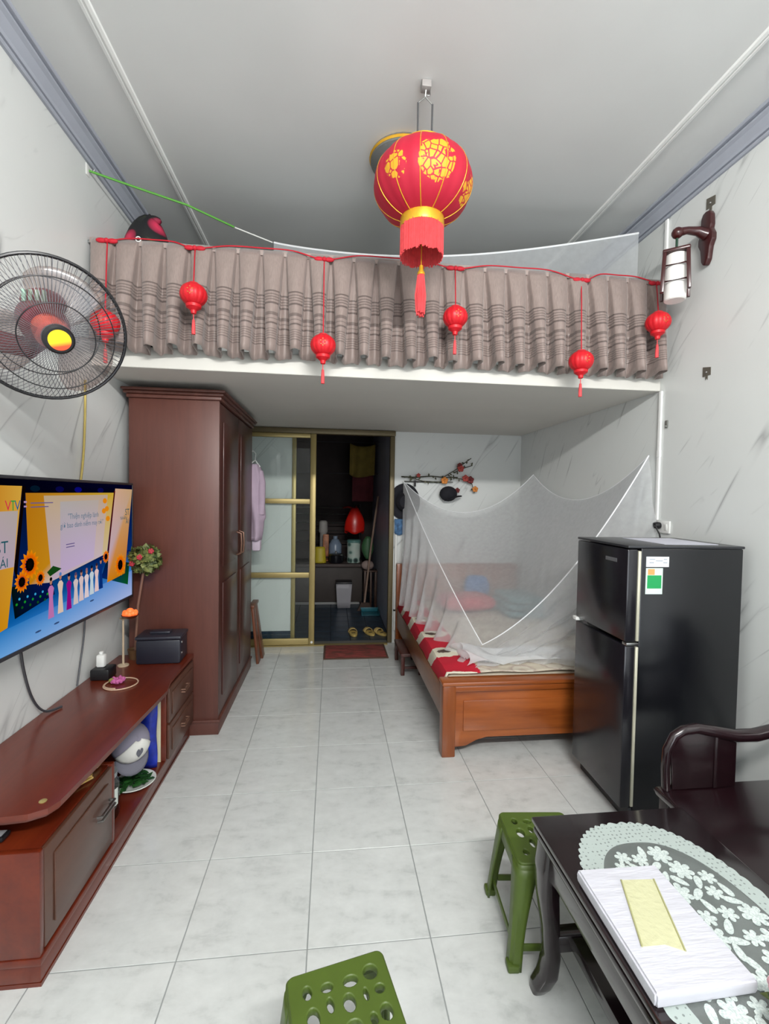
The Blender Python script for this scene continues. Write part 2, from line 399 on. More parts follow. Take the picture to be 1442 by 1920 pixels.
# long top board with clipped near corner, turned a little off the wall
tp = [(-1.215, 1.42), (-.93, 1.412), (-.87, 1.418), (-.828, 1.44), (-.812, 1.475), (-.772, 2.27), (-.80, 2.40), (-.80, 2.793), (-1.215, 2.793)]
obj('top_board', MB().prism(tp, .018, Matrix.Translation((0, 0, .482))).prism([(x-.012 if x > -1.2 else x, y+(.012 if y < 2 else 0)) for x, y in tp], .014, Matrix.Translation((0, 0, .468))), M_CAB, tc, smooth=20)
obj('back_panel', MB().box(XL+.005, XL+.02, 1.85, 2.38, .092, .468).box(XL+.02, XL+.05, 1.50, 1.56, .405, .468).box(XL+.005, XL+.02, 1.42, 1.85, .405, .468), M_CAB, tc)
obj('corner_stud', MB().lathe([(.011, 0), (.011, .002), (.006, .005), (0, .005)], 12, Matrix.Translation((-.862, 1.475, .5))), M_GOLDAL, tc, label='small brass screw cover')
tw = obj('tower', MB().box(XL+.005, -.815, 2.38, 2.793, .092, .468, .004), M_CAB, tc)
for z0, z1 in ((.10, .275), (.285, .462)):
    f2 = obj('drawer', MB().box(-.815, -.80, 2.385, 2.788, z0, z1, .004).box(-.80, -.794, 2.42, 2.76, z0+.03, z1-.03, .004), M_CAB_F, tw)
    zc = (z0+z1)/2
    for dz in (0, .014):
        obj('handle', MB().tube([(-.794, 2.55, zc+dz), (-.776, 2.55, zc+dz), (-.776, 2.63, zc+dz), (-.794, 2.63, zc+dz)], .004, 6), mat('bronze_handle', '7b5a4a', .4, .4), f2)

# ------------------------------------------------------------------ things on and in the cabinet
TOPZ = .5
t = thing('storage_box', 'dark navy box with lid standing on the far end of the cabinet', 'box', (-.945, 2.70, TOPZ), .04)
m_navy = mat('navy_box', '20212c', .4)
obj('body', MB().box(-.116, .116, -.075, .075, 0, .135, .012), m_navy, t, local=True)
obj('lid', MB().box(-.12, .12, -.08, .08, .1355, .155, .008).box(-.06, .05, -.03, .03, .155, .17, .008), mat('navy_lid', '292a34', .35), t, local=True)
for z in (.05, .11):
    obj('latch', MB().box(.1162, .122, -.06, -.04, z, z+.012, .002), M_METAL, t, local=True)
# artificial ball tree
t = thing('ball_topiary', 'artificial flower ball tree with red bloom on the cabinet behind the box', 'plant', (-1.105, 2.735, TOPZ))
def leafball(c, r, n, size, seed):
    rnd = random.Random(seed); mb = MB()
    for _ in range(n):
        d = Vector((rnd.gauss(0, 1), rnd.gauss(0, 1), rnd.gauss(0, 1))).normalized()
        p = Vector(c)+d*r*rnd.uniform(.55, 1.05)
        a = d.orthogonal().normalized(); a = Matrix.Rotation(rnd.uniform(0, 6.28), 3, d) @ a; b2 = d.cross(a)
        L = size*rnd.uniform(.7, 1.3); W = L*.42; d2 = (d*.5+a).normalized()
        mb.poly([p, p+d2*L*.5+b2*W, p+d2*L+d*.1*L, p+d2*L*.5-b2*W])
    return mb
def leafmat(name, c1, c2):
    t = NT(name); t.link(t.ramp(t.noise(t.coord(), 40, 2), [(.35, hx(c1)), (.65, hx(c2))]), t.b.inputs['Base Color']); t.b.inputs['Roughness'].default_value = .6; return t.m
M_LEAF = leafmat('leaf_green', '33451f', '7d8447')
obj('leaves', leafball((-1.047, 2.725, 1.07), .072, 420, .034, 3), M_LEAF, t, smooth=0, kind='stuff')
obj('trunk', MB().tube([(-1.105, 2.735, TOPZ+.03), (-1.09, 2.735, .80), (-1.049, 2.727, 1.05)], .007, 8), mat('brown_stem', '7a5646', .6), t)
obj('pot', MB().lathe([(.03, 0), (.038, .05), (.04, .055), (.034, .055), (.03, .045)], 16, Matrix.Translation((-1.105, 2.735, TOPZ))), mat('brown_pot', '5a4028', .5), t)
for dx_, dy_, dz_ in ((0, -.078, .02), (.05, -.05, .05), (-.05, -.05, -.02)):
    rb = MB().ball((-1.047+dx_, 2.725+dy_, 1.07+dz_), .009, 8)
    for k in range(5):
        a = 2*PI*k/5; rb.ball((-1.047+dx_+.009*math.cos(a), 2.725+dy_, 1.07+dz_+.009*math.sin(a)), .008, 8)
    obj('bloom', rb, mat('red_bloom', 'b03040', .6), t)
# orange lotus lamp
t = thing('lotus_lamp', 'small glowing orange flower lamp on a slim stand beside the navy box', 'lamp', (-1.12, 2.62, TOPZ))
obj('stand', MB().lathe([(.028, 0), (.028, .006), (.006, .012), (.005, .25), (.02, .262), (0, .262)], 14, Matrix.Translation((-1.12, 2.62, TOPZ))), mat('pale_stand', 'b9a58c', .5), t)
em = NT('orange_glow'); em.b.inputs['Base Color'].default_value = hx('f2753a'); em.b.inputs['Emission Color'].default_value = hx('ff6a2c'); em.b.inputs['Emission Strength'].default_value = .75
lm = MB()
for k in range(10):
    a = 2*PI*k/10
    lm.ball((-1.085+.026*math.cos(a), 2.62+.026*math.sin(a), .787+.004*(k % 2)), .014, 8, (1, 1, 1.0))
lm.ball((-1.085, 2.62, .795), .022, 10)
obj('petals', lm, em.m, t)
obj('dish', MB().lathe([(.0, -.004), (.03, 0), (.042, .012), (.044, .014), (.04, .016), (0, .006)], 18, Matrix.Translation((-1.085, 2.62, .764))), mat('amber_dish', '6b2a12', .3), t)
# white charger on the wall side
t = thing('wall_charger', 'white plug charger standing on a black socket block at the cabinet back', 'charger', (-1.16, 2.45, TOPZ))
obj('charger_body', MB().box(-1.175, -1.135, 2.44, 2.475, TOPZ+.0565, TOPZ+.12, .008).box(-1.165, -1.147, 2.45, 2.468, TOPZ+.12, TOPZ+.135, .004), M_WHITEP, t)
obj('socket_block', MB().box(-1.19, -1.10, 2.41, 2.50, TOPZ, TOPZ+.056, .008), M_BLACK, t)
# coiled cable
cc = Vector((-1.02, 2.36, TOPZ+.004)); pts = []
for k in range(40):
    a = 2*PI*k/39*1.6+1.0; rr = .075-.018*max(0, k/39-.6); pts.append(cc+Vector((rr*math.cos(a)*1.0, rr*math.sin(a)*1.0, .004*max(0, (k-24)/15))))
t = tag(obj('charging_cable', MB().tube(pts, .0032, 6), mat('cream_cable', 'c7a98f', .5)), 'cream cable coiled in a ring on the cabinet top', 'cable')
t = thing('hair_tie', 'pink and olive scrunchie lying inside the coiled cable', 'hair tie', (-1.04, 2.38, TOPZ))
sp_ = [Vector((-1.043+.022*math.cos(2*PI*k/24), 2.383+.022*math.sin(2*PI*k/24), TOPZ+.014+.004*math.sin(5*2*PI*k/24))) for k in range(24)]
obj('band', MB().tube(sp_, [.010+.003*math.sin(k*2.4) for k in range(24)], 8, closed=True), mat('pink_cloth', 'b85c93', .8), t)
obj('bow', MB().ball((-1.07, 2.375, TOPZ+.016), .014, 10, (1, .8, .8)), mat('olive_cloth', '83803f', .8), t)
# remote and odds in the slot
t = thing('remote_control', 'dark remote control lying on the near drawer box under the board', 'remote', (-1.0, 1.5, .4))
obj('body', MB().box(-1.08, -.95, 1.435, 1.475, .4055, .421, .006), M_BLACK, t)
obj('buttons', MB().box(-1.0, -.958, 1.442, 1.468, .4213, .4235, .001), mat('grey_buttons', '8b8d90', .5), t)
t = thing('folding_ruler', 'small yellow folded ruler lying on the drawer box', 'ruler', (-.86, 1.70, .4055))
obj('arm', MB().bar((-.90, 1.66, .411), (-.85, 1.74, .411), .012, .006), mat('pale_yellow_wood', 'd8b56a', .5), t)
obj('arm', MB().bar((-.85, 1.74, .4175), (-.905, 1.72, .4175), .012, .006), mat('pale_yellow_wood', 'd8b56a', .5), t)
t = tag(obj('paper_packet', MB().box(-.93, -.86, 1.795, 1.845, .406, .436, .006), mat('cream_packet', 'c9bb84', .6)), 'cream packet lying at the far end of the drawer box', 'packet')
# cap, blue bag, leaf plate, plastic jar in the open bay (shelf top z=.092)
SZ = .0925
t = thing('baseball_cap', 'grey and white cap hanging in the open bay of the cabinet', 'cap', (-.90, 2.13, .30))
crown = MB(); axm = Matrix.Translation((-.90, 2.16, .315)) @ Euler((0, math.radians(62), math.radians(-38))).to_matrix().to_4x4()
def crownf(u, v):
    a = 2*PI*u; ph = v*PI/2; return axm @ Vector((.085*math.cos(a)*math.cos(ph), .085*math.sin(a)*math.cos(ph), .082*math.sin(ph)))
crown.grid(crownf, 20, 7, True)
obj('cap_crown', crown, mat('grey_cap_cloth', '8b8796', .9), t, solid=.003)
wp = MB()
def bandf(u, v):
    a = -1.1+2.2*u; ph = (.05+.85*v)*PI/2; return axm @ Vector((.0885*math.cos(a)*math.cos(ph), .0885*math.sin(a)*math.cos(ph), .0855*math.sin(ph)))
wp.grid(bandf, 12, 6)
obj('front_panel', wp, mat('white_cap_cloth', 'd9d8d2', .9), t, solid=.002)
hp = []
for k in range(24):
    a = 2*PI*k/24; hxv = .016*math.sin(a)**3; hyv = .013*math.cos(a)-.005*math.cos(2*a)-.002*math.cos(3*a)-.001*math.cos(4*a)
    aa = hxv/.085*1.5; pp = .85+hyv/.085*1.5
    hp.append(axm @ Vector((.0915*math.cos(aa)*math.cos(pp), .0915*math.sin(aa)*math.cos(pp), .0885*math.sin(pp))))
hm = MB(); cpt = sum(hp, Vector())/24
for k in range(24): hm.poly([cpt, hp[k], hp[(k+1) % 24]])
obj('heart_patch', hm, mat('grey_heart', '5f6069', .8), t, smooth=0)
def visf(u, v):
    a = -.95+1.9*u; r_ = .086+.055*v*math.cos((u-.5)*PI*.9); return axm @ Vector((r_*math.cos(a), r_*math.sin(a), -.012*v))
obj('visor', MB().grid(visf, 12, 4), mat('grey_visor', '6e6d78', .8), t, solid=.004)
def bagf(u, v):
    a = 2*PI*u; return Vector((-.905+.062*math.cos(a)*(1+.05*math.sin(9*v+3*a)), 2.335+.03*math.sin(a)*math.sin(PI*(.12+.8*v)), SZ+.001+.35*v))
t = tag(obj('blue_bag', MB().grid(bagf, 28, 16, True), mat('blue_printed_plastic', '1b2f9a', .3, var=.35, vscale=22), solid=.002), 'royal blue plastic bag standing in the open bay beside the drawers', 'bag')
tag(obj('folder_sheet', MB().box(-.95, -.84, 2.3775, 2.3795, SZ, .43), mat('cream_sheet', 'd5d0b0', .6)), 'cream sheet standing upright behind the blue bag', 'sheet')
t = thing('leaf_plate', 'white plate of dark green leaves on the open cabinet shelf', 'plate', (-.872, 2.215, SZ))
obj('plate', MB().lathe([(0, 0), (.05, 0), (.09, .016), (.092, .018), (.088, .02), (.05, .006), (0, .006)], 28, Matrix.Translation((-.895, 2.205, SZ))), mat('white_porcelain', 'dfe3dc', .2), t)
rl = random.Random(5); lf = MB()
for k in range(70):
    a = rl.uniform(0, 6.28); r_ = rl.uniform(0, .06); p = Vector((-.895+r_*math.cos(a), 2.205+r_*math.sin(a), SZ+.014+rl.uniform(0, .045)*(1-r_/.08)))
    b_ = rl.uniform(0, 6.28); dx_ = Vector((math.cos(b_), math.sin(b_), rl.uniform(-.2, .4))).normalized(); dy_ = dx_.cross(Vector((rl.uniform(-.3, .3), rl.uniform(-.3, .3), 1))).normalized()
    L = .045; lf.poly([p, p+dx_*L*.4+dy_*.014, p+dx_*L, p+dx_*L*.4-dy_*.014])
obj('leaves', lf, leafmat('dark_leaf_green', '123a12', '2f6a2a'), t, smooth=0, kind='stuff')
t = thing('plastic_jar', 'clear plastic jar with a pale label on the open cabinet shelf', 'jar', (-.935, 1.985, SZ))
jm = glass_mat(NT('clear_plastic'), 'b9c4c4', .1, .4)
obj('jar', MB().lathe([(.0, 0), (.062, 0), (.066, .01), (.066, .14), (.055, .16), (.055, .17)], 20, Matrix.Translation((-.935, 1.985, SZ)), cap=False), jm, t)
obj('lid', MB().lathe([(0, .17), (.058, .17), (.058, .188), (0, .188)], 20, Matrix.Translation((-.935, 1.985, SZ))), mat('grey_lid', '8a9194', .4), t)
obj('label', MB().grid(lambda u, v: Vector((-.935+.0675*math.cos(-1.2+u*1.1), 1.985+.0675*math.sin(-1.2+u*1.1), SZ+.06+.07*v)), 6, 1), mat('pale_paper', 'd7e0d8', .6), t, label='pale paper label')

# ------------------------------------------------------------------ television
tv = thing('television', 'wide flat television mounted on the left wall showing a flower stage programme', 'television', (-1.15, 2.19, 1.17))
TX, TY0, TY1, TZ0, TZ1 = -1.13, 1.60, 2.762, .848, 1.497
obj('back_case', MB().box(XL+.002, TX-.035, 1.85, 2.5, .95, 1.35, .01).box(TX-.035, TX-.002, TY0, TY1, TZ0, TZ1, .006), M_BLACK, tv)
obj('bezel', MB().box(TX-.002, TX+.004, TY0, TY1, TZ1-.012, TZ1, .002).box(TX-.002, TX+.004, TY0, TY1, TZ0, TZ0+.014, .002).box(TX-.002, TX+.004, TY0, TY0+.008, TZ0, TZ1, .002).box(TX-.002, TX+.004, TY1-.008, TY1, TZ0, TZ1, .002), mat('charcoal_bezel', '2b2b30', .35), tv)
# picture on the screen: flat coloured areas, self lit
sc = bmesh.new(); cl = sc.loops.layers.color.new('col'); lay = [0]
def area_px(pts, cols):
    """pts (y,z) on the screen, one colour or one per corner"""
    lay[0] += 1; x = TX+.00005*lay[0]
    vs = [sc.verts.new((x, min(max(y, TY0+.009), TY1-.009), min(max(z, TZ0+.015), TZ1-.013))) for y, z in pts]
    f = sc.faces.new(vs)
    for i, l in enumerate(f.loops):
        c = cols[i % len(cols)] if isinstance(cols, list) else cols
        l[cl] = hx(c)
def ell(cy_, cz_, ry, rz, c, n=14, k0=0): area_px([(cy_+ry*math.cos(2*PI*k/n+k0), cz_+rz*math.sin(2*PI*k/n+k0)) for k in range(n)], c)
def quad(y0, y1, z0, z1, c): area_px([(y0, z0), (y1, z0), (y1, z1), (y0, z1)], c)
quad(TY0, TY1, TZ0, TZ1, ['1d6fb0', '2a7fc0', '1a1a50', '0d0d24'])
quad(1.60, 2.76, 1.435, 1.49, ['0f0f2c', '15124a', '1f1b66', '101030'])
for y, c in ((1.9, '14516a'), (2.06, '2a2a8a'), (2.2, '3030b0'), (2.4, '2a2a90')): ell(y, 1.452, .03, .012, c)
area_px([(1.60, .95), (2.76, 1.0), (2.76, 1.12), (1.60, 1.14)], ['3aa6d6', '7fb6e0', '1c4f9c', '173d84'])
area_px([(1.60, .86), (2.76, .86), (2.76, 1.0), (1.60, .95)], ['a6cdec', 'cfd8ee', 'a9c3e6', '49b4de'])
area_px([(1.78, .98), (2.02, 1.02), (2.0, 1.09), (1.76, 1.10)], ['0d3c4e', '0f4a86', '12509a', '0b4a20'])
area_px([(2.40, 1.02), (2.70, .93), (2.72, 1.05), (2.46, 1.10)], ['1b5fa8', '2c9a52', '1a6a50', '155a46'])
for k in range(14): ell(1.79+.015*k, 1.03+.02*math.sin(k*2.1), .006, .005, ['52c46a', '7fd0e8', '3f9a5a'][k % 3])
# centre board
area_px([(1.842, 1.435), (2.535, 1.441), (2.46, 1.135), (1.98, 1.075), (1.86, 1.09)], ['d8b04a', 'e3cf7a', 'e4dac4', 'e2d9d2', 'dfb838'])
area_px([(1.95, 1.425), (2.47, 1.43), (2.41, 1.13), (2.0, 1.08)], ['ddd0bd', 'dccfc2', 'e2d8da', 'dcd2dc'])
area_px([(2.06, 1.40), (2.38, 1.405), (2.33, 1.13), (2.06, 1.10)], ['d6d2d0', 'd9d2cc', 'ded3e4', 'dcd0e2'])
for a in ((2.44, 1.40), (2.46, 1.36), (2.43, 1.35), (2.47, 1.31)): ell(a[0], a[1], .022, .014, 'eebd4e', 8)
# side boards
area_px([(1.60, 1.46), (1.823, 1.46), (1.775, 1.16), (1.74, .96), (1.60, .94)], ['dfb23a', 'e8cf86', 'ded5d8', 'e6c24a', 'e0b43a'])
area_px([(1.60, 1.37), (1.80, 1.37), (1.775, 1.17), (1.60, 1.17)], ['d9cfd2', 'd6d0cc', 'd7cdd6', 'dcd0d8'])
area_px([(1.827, 1.46), (1.842, 1.46), (1.79, 1.12), (1.775, 1.16)], '3a1b12')
area_px([(2.55, 1.463), (2.753, 1.461), (2.66, 1.0), (2.46, .985), (2.475, 1.12)], ['e6d0c0', 'e0cdb4', 'e0b030', 'e6b82c', 'ded0d8'])
area_px([(2.535, 1.45), (2.55, 1.45), (2.475, 1.12), (2.462, 1.12)], '8a3030')
# sunflowers
for cy_, cz_, r_ in ((1.862, 1.165, .05), (1.815, 1.108, .036), (2.60, 1.055, .055), (1.92, 1.105, .028), (2.44, 1.12, .03)):
    for k in range(14):
        a = 2*PI*k/14; y, z = cy_+r_*.72*math.cos(a), cz_+r_*.72*math.sin(a)
        area_px([(y+r_*.42*math.cos(a), z+r_*.42*math.sin(a)), (y-r_*.22*math.sin(a), z+r_*.22*math.cos(a)), (y-r_*.3*math.cos(a), z-r_*.3*math.sin(a)), (y+r_*.22*math.sin(a), z-r_*.22*math.cos(a))], ['f6c81e', 'f0a81c', 'e98a1c', 'f0a81c'])
    ell(cy_, cz_, r_*.5, r_*.5, '2c1a16', 16); ell(cy_, cz_, r_*.25, r_*.25, '3c2a20', 10)
area_px([(1.96, 1.12), (2.0, 1.14), (2.06, 1.12), (1.98, 1.10)], '4f8a50')
# row of presenters on the stage
for y, zb, h, body, head in ((1.985, .93, .165, 'dcb0d4', '2a2030'), (2.05, .935, .17, 'ecdfd6', '96b8de'), (2.112, .935, .155, 'c23ab8', '503060'), (2.165, .945, .14, 'e6dede', 'a08aa0'), (2.21, .95, .14, 'e9dede', '6a5a78'), (2.255, .955, .135, 'ece4e6', 'c8a8b0'), (2.30, .96, .135, 'dfe6ea', '2c4a70'), (2.345, .965, .135, 'efe0e0', '7a6070'), (2.385, .97, .15, '2b72b2', '20406a')):
    area_px([(y-.02, zb), (y+.02, zb), (y+.012, zb+h*.5), (y+.02, zb+h*.72), (y+.008, zb+h*.8), (y-.008, zb+h*.8), (y-.02, zb+h*.72), (y-.012, zb+h*.5)], body)
    ell(y, zb+h*.9, .009, .014, 'd8b6a6', 10); ell(y, zb+h*.96, .009, .008, head, 8)
for y, z in ((2.02, .90), (2.30, .93), (1.9, .90)): ell(y, z, .02, .004, '7a93b4', 8)
# lettering strokes that cannot be read (small print)
for y0, y1, z in ((1.86, 2.0, 1.395), (1.86, 1.97, 1.38), (2.09, 2.155, 1.215), (2.09, 2.155, 1.203)): quad(y0, y1, z, z+.004, 'a99fc0')
quad(1.822, 1.838, 1.398, 1.405, 'd8c4d8'); quad(1.822, 1.838, 1.382, 1.388, 'd8c4d8')
me = bpy.data.meshes.new('screen_picture'); sc.to_mesh(me); sc.free()
ems = NT('screen_picture'); vc = ems.add('ShaderNodeVertexColor', layer_name='col'); e_ = ems.add('ShaderNodeEmission'); e_.inputs[1].default_value = .95
ems.link(vc.outputs[0], e_.inputs[0]); ems.link(e_.outputs[0], ems.out.inputs[0]); me.materials.append(ems.m)
o = bpy.data.objects.new('screen', me); COL.objects.link(o); o.parent = tv; me.transform(MW['television'].inverted()); o['label'] = 'lit screen with sunflowers, presenters and lettering'
# lettering on the screen
def text(name, body, size, mtx, m, parent, extrude=0.0, align='CENTER', sx=1.0):
    cu = bpy.data.curves.new('txt', 'FONT'); cu.body = body; cu.size = size; cu.align_x = align; cu.align_y = 'CENTER'; cu.extrude = extrude; cu.resolution_u = 3
    to = bpy.data.objects.new('txt', cu); COL.objects.link(to)
    bpy.context.view_layer.update()
    me = bpy.data.meshes.new_from_object(to); bpy.data.objects.remove(to)
    me.materials.clear(); me.materials.append(m)
    me.transform(mtx @ Matrix.Diagonal((sx, 1, 1, 1)))
    o = bpy.data.objects.new(name, me); COL.objects.link(o); o.parent = parent
    me.transform(MW[parent.name].inverted()); return o
def emis(name, c, s=.9):
    t = NT(name); e = t.add('ShaderNodeEmission'); e.inputs[0].default_value = hx(c); e.inputs[1].default_value = s; t.link(e.outputs[0], t.out.inputs[0]); return t.m
TXT = lambda y, z: frame((TX+.0125, y, z), (0, 1, 0), (0, 0, 1))
em_s = emis('screen_slate_letters', '5b7488'); em_t = emis('screen_teal_letters', '1f5560')
text('lettering', '"Thiện nghiệp lành', .034, TXT(2.225, 1.335), em_s, tv)
text('lettering', 'giờ bao dành niềm may tới"', .032, TXT(2.22, 1.298), em_s, tv)
for s_, c, y in (('V', 'd03048', 1.732), ('T', '2c9a40', 1.757), ('V', '1c5a98', 1.78)):
    text('lettering', s_, .052, TXT(y, 1.388), emis('screen_logo_'+c, c), tv)
text('lettering', 'ST', .05, TXT(2.665, 1.335), em_t, tv); text('lettering', 'NHÂN', .026, TXT(2.62, 1.305), em_t, tv); text('lettering', 'ÁI', .04, TXT(2.665, 1.285), em_t, tv)
text('lettering', 'ST', .06, TXT(1.70, 1.245), em_t, tv); text('lettering', 'ÁI', .045, TXT(1.71, 1.19), em_t, tv)
# cables on the wall below the television
def wire(name, pts, r, m, label, n=24):
    P = [Vector(p) for p in pts]; out = []
    for i in range(len(P)-1):
        p0, p1, p2, p3 = P[max(i-1, 0)], P[i], P[i+1], P[min(i+2, len(P)-1)]
        for k in range(8):
            q = k/8; out.append(.5*((2*p1)+(-p0+p2)*q+(2*p0-5*p1+4*p2-p3)*q*q+(-p0+3*p1-3*p2+p3)*q**3))
    out.append(P[-1])
    return tag(obj(name, MB().tube(out, r, 6), m), label, name.split('_')[-1])
wire('television_cable', [(XL+.01, 1.93, .90), (XL+.01, 1.95, .75), (XL+.012, 2.0, .60), (XL+.03, 2.05, .52), (XL+.06, 2.12, .506)], .005, M_WIRE, 'dark cable dropping from the television middle to the cabinet')
wire('antenna_cable', [(XL+.01, 2.42, .94), (XL+.012, 2.40, .75), (XL+.012, 2.36, .60), (XL+.014, 2.33, .51)], .004, M_WIRE, 'thin dark cable dropping below the television right end')
wire('yellow_cable', [(XL+.012, 2.42, 1.99), (XL+.01, 2.42, 1.8), (XL+.012, 2.40, 1.62), (XL+.01, 2.38, 1.5)], .005, mat('yellow_cord', 'b9a24a', .5), 'yellow cord hanging down the left wall behind the television')

# ------------------------------------------------------------------ wall fan
G0 = Vector((-.884, 1.566, 1.944)); AX = Vector((.085, -.095, -.062)).normalized()
Uf = AX.cross(Vector((0, 0, 1))).normalized(); Vf = AX.cross(Uf)
fan = thing('wall_fan', 'wall fan with black wire cage and red motor above the television', 'fan', (XL, 1.62, 1.93))
FR = .215
FM = Matrix((Uf, Vf, AX)).transposed().to_4x4(); FM.translation = G0
def cage(depth, r0, n, twist):
    mb = MB()
    for k in range(n):
        a = 2*PI*k/n; pts = []
        for q in range(7):
            s_ = q/6; r_ = r0+(FR-r0)*s_; z = depth*(1-(s_)**2.4); aa = a+twist*(1-s_)
            pts.append(FM @ Vector((r_*math.cos(aa), r_*math.sin(aa), z)))
        mb.tube(pts, .0009, 4, cap=False)
    return mb
M_CAGE = mat('grey_cage_wire', '5c5d63', .3)
obj('front_wires', cage(.105, .034, 100, .25), M_CAGE, fan, kind='stuff')
obj('rear_wires', cage(-.07, .05, 80, -.2), M_CAGE, fan, kind='stuff')
def ring(r, z, rr, n=56): return [FM @ Vector((r*math.cos(2*PI*k/n), r*math.sin(2*PI*k/n), z)) for k in range(n)], rr
for r_, z, rr in ((FR, 0, .0055), (.165, .105*(1-((.165-.034)/(FR-.034))**2.4), .0018), (.10, .105*(1-((.10-.034)/(FR-.034))**2.4), .0018), (.15, -.045, .0018)):
    p, q = ring(r_, z, rr); obj('ring', MB().tube(p, q, 8, closed=True), M_BLACK, fan)
hub = obj('centre_cap', MB().lathe([(.042, -.012), (.042, .006), (.036, .012), (0, .012)], 28, FM @ Matrix.Translation((0, 0, .105))), M_BLACK, fan)
bt = NT('yellow_orange_badge'); v = bt.coord('Object'); sx_ = bt.add('ShaderNodeSeparateXYZ'); bt.link(v, sx_.inputs[0])
badge = MB().lathe([(.030, 0), (.030, .0015), (0, .0015)], 28); 
bt.link(bt.ramp(bt.math('ADD', bt.math('MULTIPLY', sx_.outputs[1], 14), bt.math('ADD', bt.math('MULTIPLY', sx_.outputs[0], -6), .5)), [(.22, hx('e8502c')), (.32, hx('ef9a28')), (.42, hx('f1c71e'))]), bt.b.inputs['Base Color'])
bo = obj('badge', badge, bt.m, hub, local=True)
# badge upright in the picture: local y up
bup = Vector((0, 0, 1)); bx = bup.cross(AX).normalized(); by = AX.cross(bx)
BM = Matrix((bx, by, AX)).transposed().to_4x4(); BM.translation = G0+AX*.1172
bo.matrix_parent_inverse = Matrix.Identity(4); bo.matrix_basis = MW['wall_fan'].inverted() @ BM
bl = MB()
for k in range(3):
    a0 = 2*PI*k/3+.4
    def blade(u, v, a0=a0):
        r_ = .045+.145*v; a = a0+(u-.5)*(1.25+.25*math.sin(PI*v))
        rr = r_*(1-.12*(abs(u-.5)*2)**3*v); return FM @ Vector((rr*math.cos(a), rr*math.sin(a), .035+(u-.5)*-.05))
    b1 = obj('blade', MB().grid(blade, 10, 8), None or MATS.setdefault('smoky_blade', glass_mat(NT('smoky_translucent_blade'), 'eae2e0', .25, .5)), fan, solid=.002)
obj('blade_hub', MB().lathe([(.045, -.03), (.05, .03), (.04, .065), (.02, .08), (0, .082)], 24, FM), mat('orange_red_hub', 'd84a2a', .4), fan)
m_mot = mat('maroon_motor', '742230', .4)
obj('motor', MB().lathe([(.0, -.20), (.04, -.198), (.062, -.18), (.068, -.10), (.068, -.06), (.055, -.045), (.0, -.04)], 24, FM), m_mot, fan)
mp = G0-AX*.12
bh = obj('motor_hood', MB().ball(mp+Vector((-.01, .03, .075)), .055, 16, (1.25, 1, .8)), m_mot, fan)
gv = MB()
for k in range(4): gv.box(mp.x-.045+k*.02, mp.x-.033+k*.02, mp.y-.028, mp.y-.015, mp.z+.055, mp.z+.095, .003)
obj('vent', gv, mat('pale_green_vent', '9fc0ae', .5), bh)
obj('arm', MB().tube([mp+Vector((0, 0, -.05)), mp+Vector((-.05, .02, -.08)), Vector((-1.1, 1.63, 1.93)), Vector((XL+.03, 1.64, 1.93))], [.03, .034, .036, .045], 14), m_mot, fan)
obj('wall_plate', MB().box(XL+.0005, XL+.035, 1.58, 1.70, 1.84, 2.02, .012), m_mot, fan)

# ------------------------------------------------------------------ pleated valance along the mezzanine edge
def valance_mat():
    t = NT('taupe_satin'); v = t.coord(); s = t.add('ShaderNodeSeparateXYZ'); t.link(v, s.inputs[0]); z = s.outputs[2]
    c0 = hx('8c7d77'); cd = hx('493d3a'); cl2 = hx('c0b1a8')
    fac = None
    for z0, z1, k in ((2.468, 2.476, 1), (2.452, 2.458, .8), (2.438, 2.444, .8), (2.424, 2.430, .8), (2.404, 2.414, 1), (2.345, 2.362, .8), (2.325, 2.33, .7), (2.300, 2.309, 1), (2.272, 2.276, .8), (2.260, 2.264, .8), (2.248, 2.252, .8), (2.236, 2.240, .8), (2.222, 2.227, .9)):
        a = t.math('MULTIPLY', t.math('MULTIPLY', t.math('GREATER_THAN', z, z0-2.69), t.math('LESS_THAN', z, z1-2.69)), k)
        fac = a if fac is None else t.math('MAXIMUM', fac, a)
    n = t.noise(t.coord(scale=(60, 60, 6)), 3, 3)
    base = t.ramp(n, [(.3, tuple(x*.9 for x in c0[:3])+(1,)), (.7, tuple(min(1, x*1.1) for x in c0[:3])+(1,))])
    t.link(t.mixc(t.math('MULTIPLY', fac, .75), base, cd), t.b.inputs['Base Color'])
    t.b.inputs['Roughness'].default_value = .45; t.b.inputs['Sheen Weight'].default_value = .25; t.b.inputs['Specular IOR Level'].default_value = .4
    return t.m
NP = 26; VX0, VX1 = -1.205, 1.872; VW = (VX1-VX0)/NP
rv = random.Random(11); pj = [rv.uniform(-.12, .12) for _ in range(NP+1)]; pw = [rv.uniform(.9, 1.08) for _ in range(NP+1)]; pl = [rv.uniform(-.012, .012) for _ in range(NP+1)]
def val(u, v):
    s = u*NP; k = min(int(s), NP-1); q = s-k; d = 1-v               # v: 0 bottom .. 1 top
    hw = .468-.275*d**.75*pw[k]; p = .012+.105*d**.65*pw[k]; e = .024
    t_ = (hw+e-abs(q-.5))/(2*e); t_ = max(0, min(1, t_)); t_ = t_*t_*(3-2*t_)
    rnd = math.cos(min(1, abs(q-.5)/hw)*PI/2)
    y = 2.468-p*(t_*(.66+.34*rnd))-.008*d*math.cos(2*PI*q*2)*(1-t_)
    over = math.copysign(1, q-.5)*4*t_*(1-t_)*.16*VW*d               # the folded tube overhangs its neck
    x = VX0+(k+q)*VW+pj[k]*VW*d*.9*math.sin(PI*q)-over*.6+math.copysign(1, q-.5)*t_*rnd**.5*.10*VW*d*(1-rnd)
    zb = 2.148+.018*t_+pl[k]*math.sin(PI*q)
    zt = 2.695+.004*math.sin(u*9)
    return Vector((x, y, zb+(zt-zb)*v))
